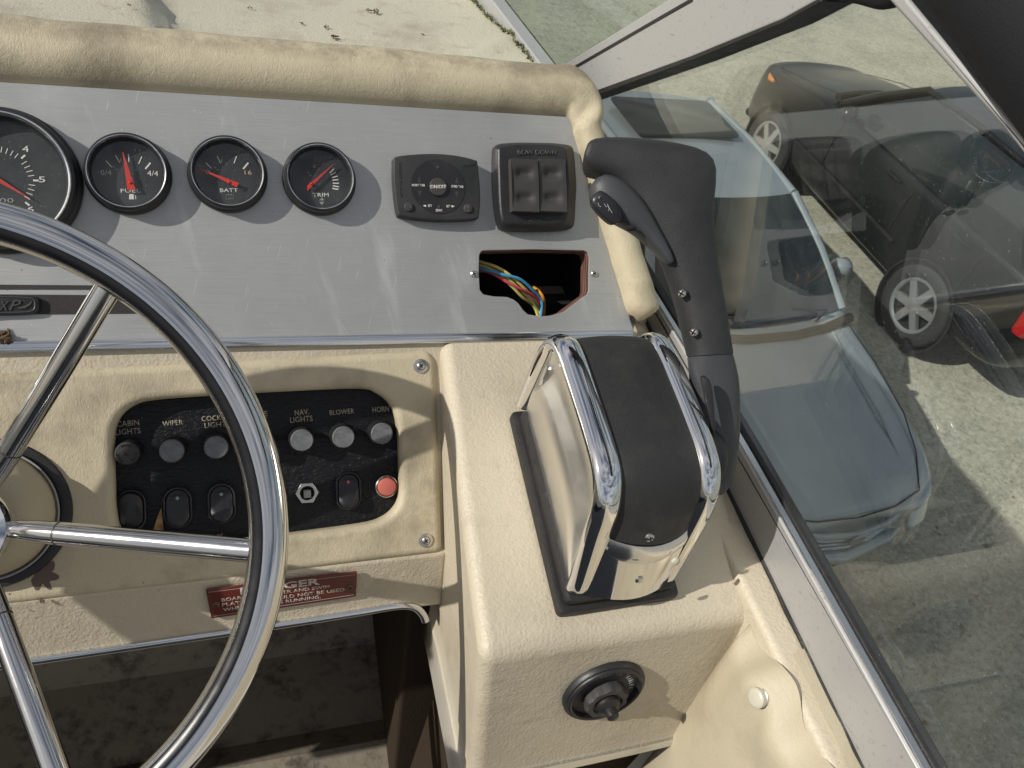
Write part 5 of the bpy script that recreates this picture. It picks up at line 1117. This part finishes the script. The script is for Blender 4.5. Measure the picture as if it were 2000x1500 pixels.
# ================================================================== CARS
def car(name, label, loc, yaw, paintm, suv=False):
    c_, s__ = math.cos(yaw), math.sin(yaw)
    f = Frame(loc, Vector((c_, s__, 0)), Vector((-s__, c_, 0)), Vector((0, 0, 1))); root = thing(name, label, 'car', f, 'cars parked on the concrete')
    # nose at y=0, tail towards +y
    Lc = 4.5; hw = .89
    st = [(0.00, .60, .22, .60, .655), (.05, .70, .20, .64, .70), (.16, .79, .19, .69, .745), (.40, .86, .19, .76, .80), (.75, .885, .2, .82, .875), (1.10, .89, .2, .88, .935), (1.38, .89, .2, .93, .99), (1.7, .89, .2, .95, .96), (2.4, .89, .2, .97, .98), (3.2, .89, .2, .98, .99), (4.0, .88, .22, 1.0, 1.02), (4.35, .85, .26, .98, 1.0), (4.5, .78, .34, .90, .93)]
    if suv: st = [(y, w_, a_ + .1, b_ + .22 if y > .1 else b_ + .3, c__ + .24 if y > .1 else c__ + .3) for y, w_, a_, b_, c__ in st]
    mb = MB(); rings = []
    for y, w_, z0, zs, zt in st:
        half = [(w_ * .90, z0), (w_ * .985, z0 + .12), (w_, (z0 + zs) / 2), (w_ * .992, zs - .10), (w_ * .955, zs), (w_ * .88, zs + (zt - zs) * .45), (w_ * .70, zt - .006), (w_ * .35, zt + .012), (0, zt + .016)]
        rings.append([(x, y, z) for x, z in half] + [(-x, y, z) for x, z in half[-2::-1]])
    mb.loft(rings); body = mb.obj('body', paintm, root, smooth=80, sub=2)
    zr = 1.46 if not suv else 1.78; wr = .60 if not suv else .68; zb = .94 if not suv else 1.20
    def crv(y, w_, z, bow, n=8): return [((2 * k / n - 1) * w_, y - bow * (1 - (2 * k / n - 1) ** 2), z + .03 * (1 - (2 * k / n - 1) ** 2) * (z > 1.2)) for k in range(n + 1)]
    wl = crv(1.50, .80, zb + .02, .20); wu = crv(2.25, wr, zr - .03, .10)
    def patch(a_, b_, nm, mt, bul=.03, nv=6, dirv=(0, -1, 1)):
        mb = MB(); dv = Vector(dirv).normalized(); rows = []
        for j in range(nv + 1):
            t = j / nv; rows.append([Vector(p).lerp(Vector(q), t) + dv * bul * 4 * t * (1 - t) for p, q in zip(a_, b_)])
        mb.loft(rows, False, False); return mb.obj(nm, mt, root, smooth=80)
    patch(wl, wu, 'windscreen', 'carglass')
    rl = crv(3.55, wr, zr - .02, -.06); patch(wu, rl, 'roof', paintm, .035, 8, (0, 0, 1))
    tl = crv(4.28, .74, zb + .08, -.12); patch(rl, tl, 'rear_window', 'carglass', .03, 6, (0, 1, 1))
    for s_ in (-1, 1):
        e = 0 if s_ < 0 else -1
        lowc = [Vector((s_ * .84, y, zb + .01)) for y in (1.62, 2.2, 2.9, 3.5, 4.1)]; upc = [Vector((s_ * (wr + .015), y, zr - .045)) for y in (2.32, 2.5, 2.9, 3.3, 3.55)]
        patch(lowc, upc, 'side_window', 'carglass', .02, 4, (s_, 0, .3))
        for a_, b_, r_ in ((wl[e], wu[e], .035), (rl[e], tl[e], .045), (wu[e], rl[e], .03)):
            mb = MB(); mb.tube([Vector(a_), Vector(a_).lerp(Vector(b_), .5) + Vector((s_ * .012, 0, .022)), Vector(b_)], r_, 10); mb.obj('pillar', paintm, root, smooth=60)
        mb = MB(); mb.tube([(s_ * .80, 2.95, zb), (s_ * .66, 2.95, zr - .05)], .03, 8); mb.obj('pillar', 'dark', root)
        # mirror
        mb = MB(); mb.tube([(s_ * .84, 1.90, zb + .03), (s_ * .95, 1.88, zb + .06)], .03, 8); mb.tube([(s_ * .93, 1.88, zb + .085), (s_ * .97, 1.86, zb + .09), (s_ * 1.06, 1.87, zb + .09), (s_ * 1.10, 1.88, zb + .085)], [.03, .075, .075, .03], 14); mb.obj('wing_mirror', paintm, root, smooth=70)
        # lamps
        mb = MB(); y0 = .15
        def lamp(u, v): x = s_ * (.49 + .40 * u); y = -.050 + .58 * u ** 3 + .10 * v; zz = .50 + .05 * u + .17 * v + (.2 if suv else 0); return (x, y, zz)
        if not suv:
            mb.grid(lamp, 10, 6); o = mb.obj('headlight', 'lamp', root, smooth=80); q = o.modifiers.new('s', 'SOLIDIFY'); q.thickness = .03
        else:
            mb.tube([(s_ * .80, .30, .93), (s_ * .87, .42, .94), (s_ * .89, .52, .95)], [.015, .028, .015], 10); mb.obj('marker_lamp', 'amber', root)
        mb = MB(); zt_ = .62 if not suv else .85
        mb.tube([(s_ * .80, Lc - .10, zt_), (s_ * .82, Lc - .08, zt_ + .2), (s_ * .80, Lc - .14, zt_ + .4)], [.07, .10, .06], 12); mb.obj('tail_light', 'tail', root, smooth=70)
        for yw in (.85, 3.55):
            Rw = .33 if not suv else .38; xw = s_ * .80
            def tr(mb_, P): return [Vector((xw + s_ * p.z, yw + p.x, Rw + p.y)) for p in P]
            m2 = MB(); m2.lathe([(Rw * .66, .085), (Rw * .72, .098), (Rw * .93, .096), (Rw * .99, .07), (Rw, 0), (Rw * .99, -.08), (Rw * .7, -.1)], 48); m2.v = tr(m2, m2.v); wh_ = m2.obj('wheel', 'tyre', root, smooth=50)
            m2 = MB(); m2.lathe([(Rw * .66, .085), (Rw * .63, .092), (Rw * .60, .075), (Rw * .56, .0), (.0001, -.01)], 48); m2.v = tr(m2, m2.v); m2.obj('rim_barrel', 'dark', wh_, smooth=50)
            m2 = MB(); m2.lathe([(Rw * .67, .080), (Rw * .66, .094), (Rw * .61, .092), (Rw * .58, .075)], 48); m2.lathe([(Rw * .19, .05), (Rw * .18, .085), (Rw * .10, .092), (.0001, .094)], 24)
            for k in range(6):
                a_ = math.pi * k / 3 + .2; d = Vector((math.cos(a_), math.sin(a_))); q = Vector((-d.y, d.x)); r0, r1 = Rw * .12, Rw * .63
                P = []
                for zz in (.05, .088): P += [(*(d * r0 - q * Rw * .10), zz), (*(d * r1 - q * Rw * .085), zz - .004), (*(d * r1 + q * Rw * .085), zz - .004), (*(d * r0 + q * Rw * .10), zz)]
                m2.hexa(P)
            m2.v = tr(m2, m2.v); m2.obj('rim', 'alloy', wh_, smooth=40)
            m2 = MB(); m2.lathe([(Rw * 1.13, .093), (Rw * 1.08, .096), (Rw * 1.05, .02), (Rw * 1.05, -.1), (.0001, -.1)], 40); m2.v = [p for p in tr(m2, m2.v)]; m2.obj('wheel_arch', 'dark', root, smooth=50)
    for s_ in (-1, 1):
        mb = MB(); dz = .24 if suv else 0
        mb.tube([(s_ * .70, 1.34, .995 + dz), (s_ * .74, 1.0, .925 + dz), (s_ * .74, .6, .845 + dz), (s_ * .68, .34, .775 + dz), (s_ * .55, .10, .715 + dz)], .004, 6); mb.obj('bonnet_gap', 'dark', root)
        for yy in (1.72, 2.86, 3.78):
            mb = MB(); mb.tube([(s_ * .845, yy, .93 + dz), (s_ * .892, yy, .80 + dz), (s_ * .893, yy + .01, .50 + dz), (s_ * .87, yy + .02, .30 + dz)], .006, 6); mb.obj('door_gap', 'dark', root)
        for yy in (2.60, 3.55):
            mb = MB(); mb.tube([(s_ * .885, yy - .09, .86 + dz), (s_ * .915, yy - .06, .865 + dz), (s_ * .915, yy + .06, .865 + dz), (s_ * .885, yy + .09, .86 + dz)], .012, 8); mb.obj('door_handle', paintm, root)
        mb = MB(); mb.tube([(s_ * .897, 1.0, .42 + dz), (s_ * .90, 2.0, .43 + dz), (s_ * .90, 3.0, .43 + dz)], .018, 8); mb.obj('side_moulding', 'dark', root)
    mb = MB(); mb.tube([(-.55, .10, .715 + dz), (-.3, .03, .70 + dz), (0, .01, .695 + dz), (.3, .03, .70 + dz), (.55, .10, .715 + dz)], .005, 6); mb.obj('bonnet_gap', 'dark', root)
    # grille, intake, badge
    gz = .575 if not suv else .82
    mb = MB(); mb.prism(rounded([(-.40, gz - .16), (.40, gz - .16), (.47, gz + .02), (-.47, gz + .02)], .04), 0, .05); mb.v = [Vector((p.x, -.035 - p.z * .3 + .55 * p.x * p.x * .9 , p.y)) for p in mb.v]; mb.obj('grille', 'dark', root, smooth=0)
    for k in range(4):
        z = gz - .14 + k * .042; mb = MB(); mb.tube([(x, -.055 + .5 * x * x, z) for x in (-.40, -.2, 0, .2, .40)], .008, 6); mb.obj('grille_slat', 'lamp', root)
    mb = MB(); mb.tube([(x, -.055 + .5 * x * x, gz + .035) for x in (-.47, -.25, 0, .25, .47)], .020, 8); mb.obj('grille_surround', paintm, root)
    mb = MB(); mb.tube([(x, -.03 + .42 * x * x, .30) for x in (-.6, -.3, 0, .3, .6)], .055, 8); mb.obj('lower_intake', 'dark', root)
    mb = MB(); mb.tube([(x, -.075 + .42 * x * x, .40) for x in (-.72, -.4, 0, .4, .72)], .05, 10); mb.obj('bumper', paintm, root, smooth=60)
    for s_ in (-.2, .45):
        mb = MB(); mb.tube([(s_, 1.36, zb + .045), (s_ + .12, 1.42, zb + .09), (s_ - .42, 1.47, zb + .10)], .012, 6); mb.obj('wiper', 'dark', root)
    mb = MB(); mb.tube([(x, 1.37 - .15 * (1 - (x / .8) ** 2) + .02, zb + .035) for x in (-.78, -.5, -.2, .2, .5, .78)], .035, 8); mb.obj('cowl', 'dark', root)
    if not suv:
        mb = MB(); rp2 = rounded([(-.45, 2.85), (.45, 2.85), (.45, 3.40), (-.45, 3.40)], .06); mb.prism(rp2, zr + .055, zr + .07, .006); mb.obj('sunroof', 'carglass', root)
        for s_ in (-1, 1):
            mb = MB(); mb.tube([(s_ * .52, y, z) for y, z in ((.25, .752), (.6, .862), (1.0, .935), (1.25, .985))], .008, 6); mb.obj('bonnet_crease', paintm, root)
        mb = MB(); mb.tube([(0, -.075, gz + .01), (0, -.085, gz + .01)], .05, 20); mb.obj('emblem', 'alloy', root)
    return root
car('parked_car', 'pale silver blue car parked nose towards the camera below the side window', Vector((3.35, 1.83, 0)), math.radians(4), 'silver')
# the dark car shows its near rear corner: built nose forward, so it is turned right round
dk = car('parked_car', 'black car with alloy wheels parked beyond the silver car', Vector((6.375, 7.628, 0)), math.radians(182), 'black', True)
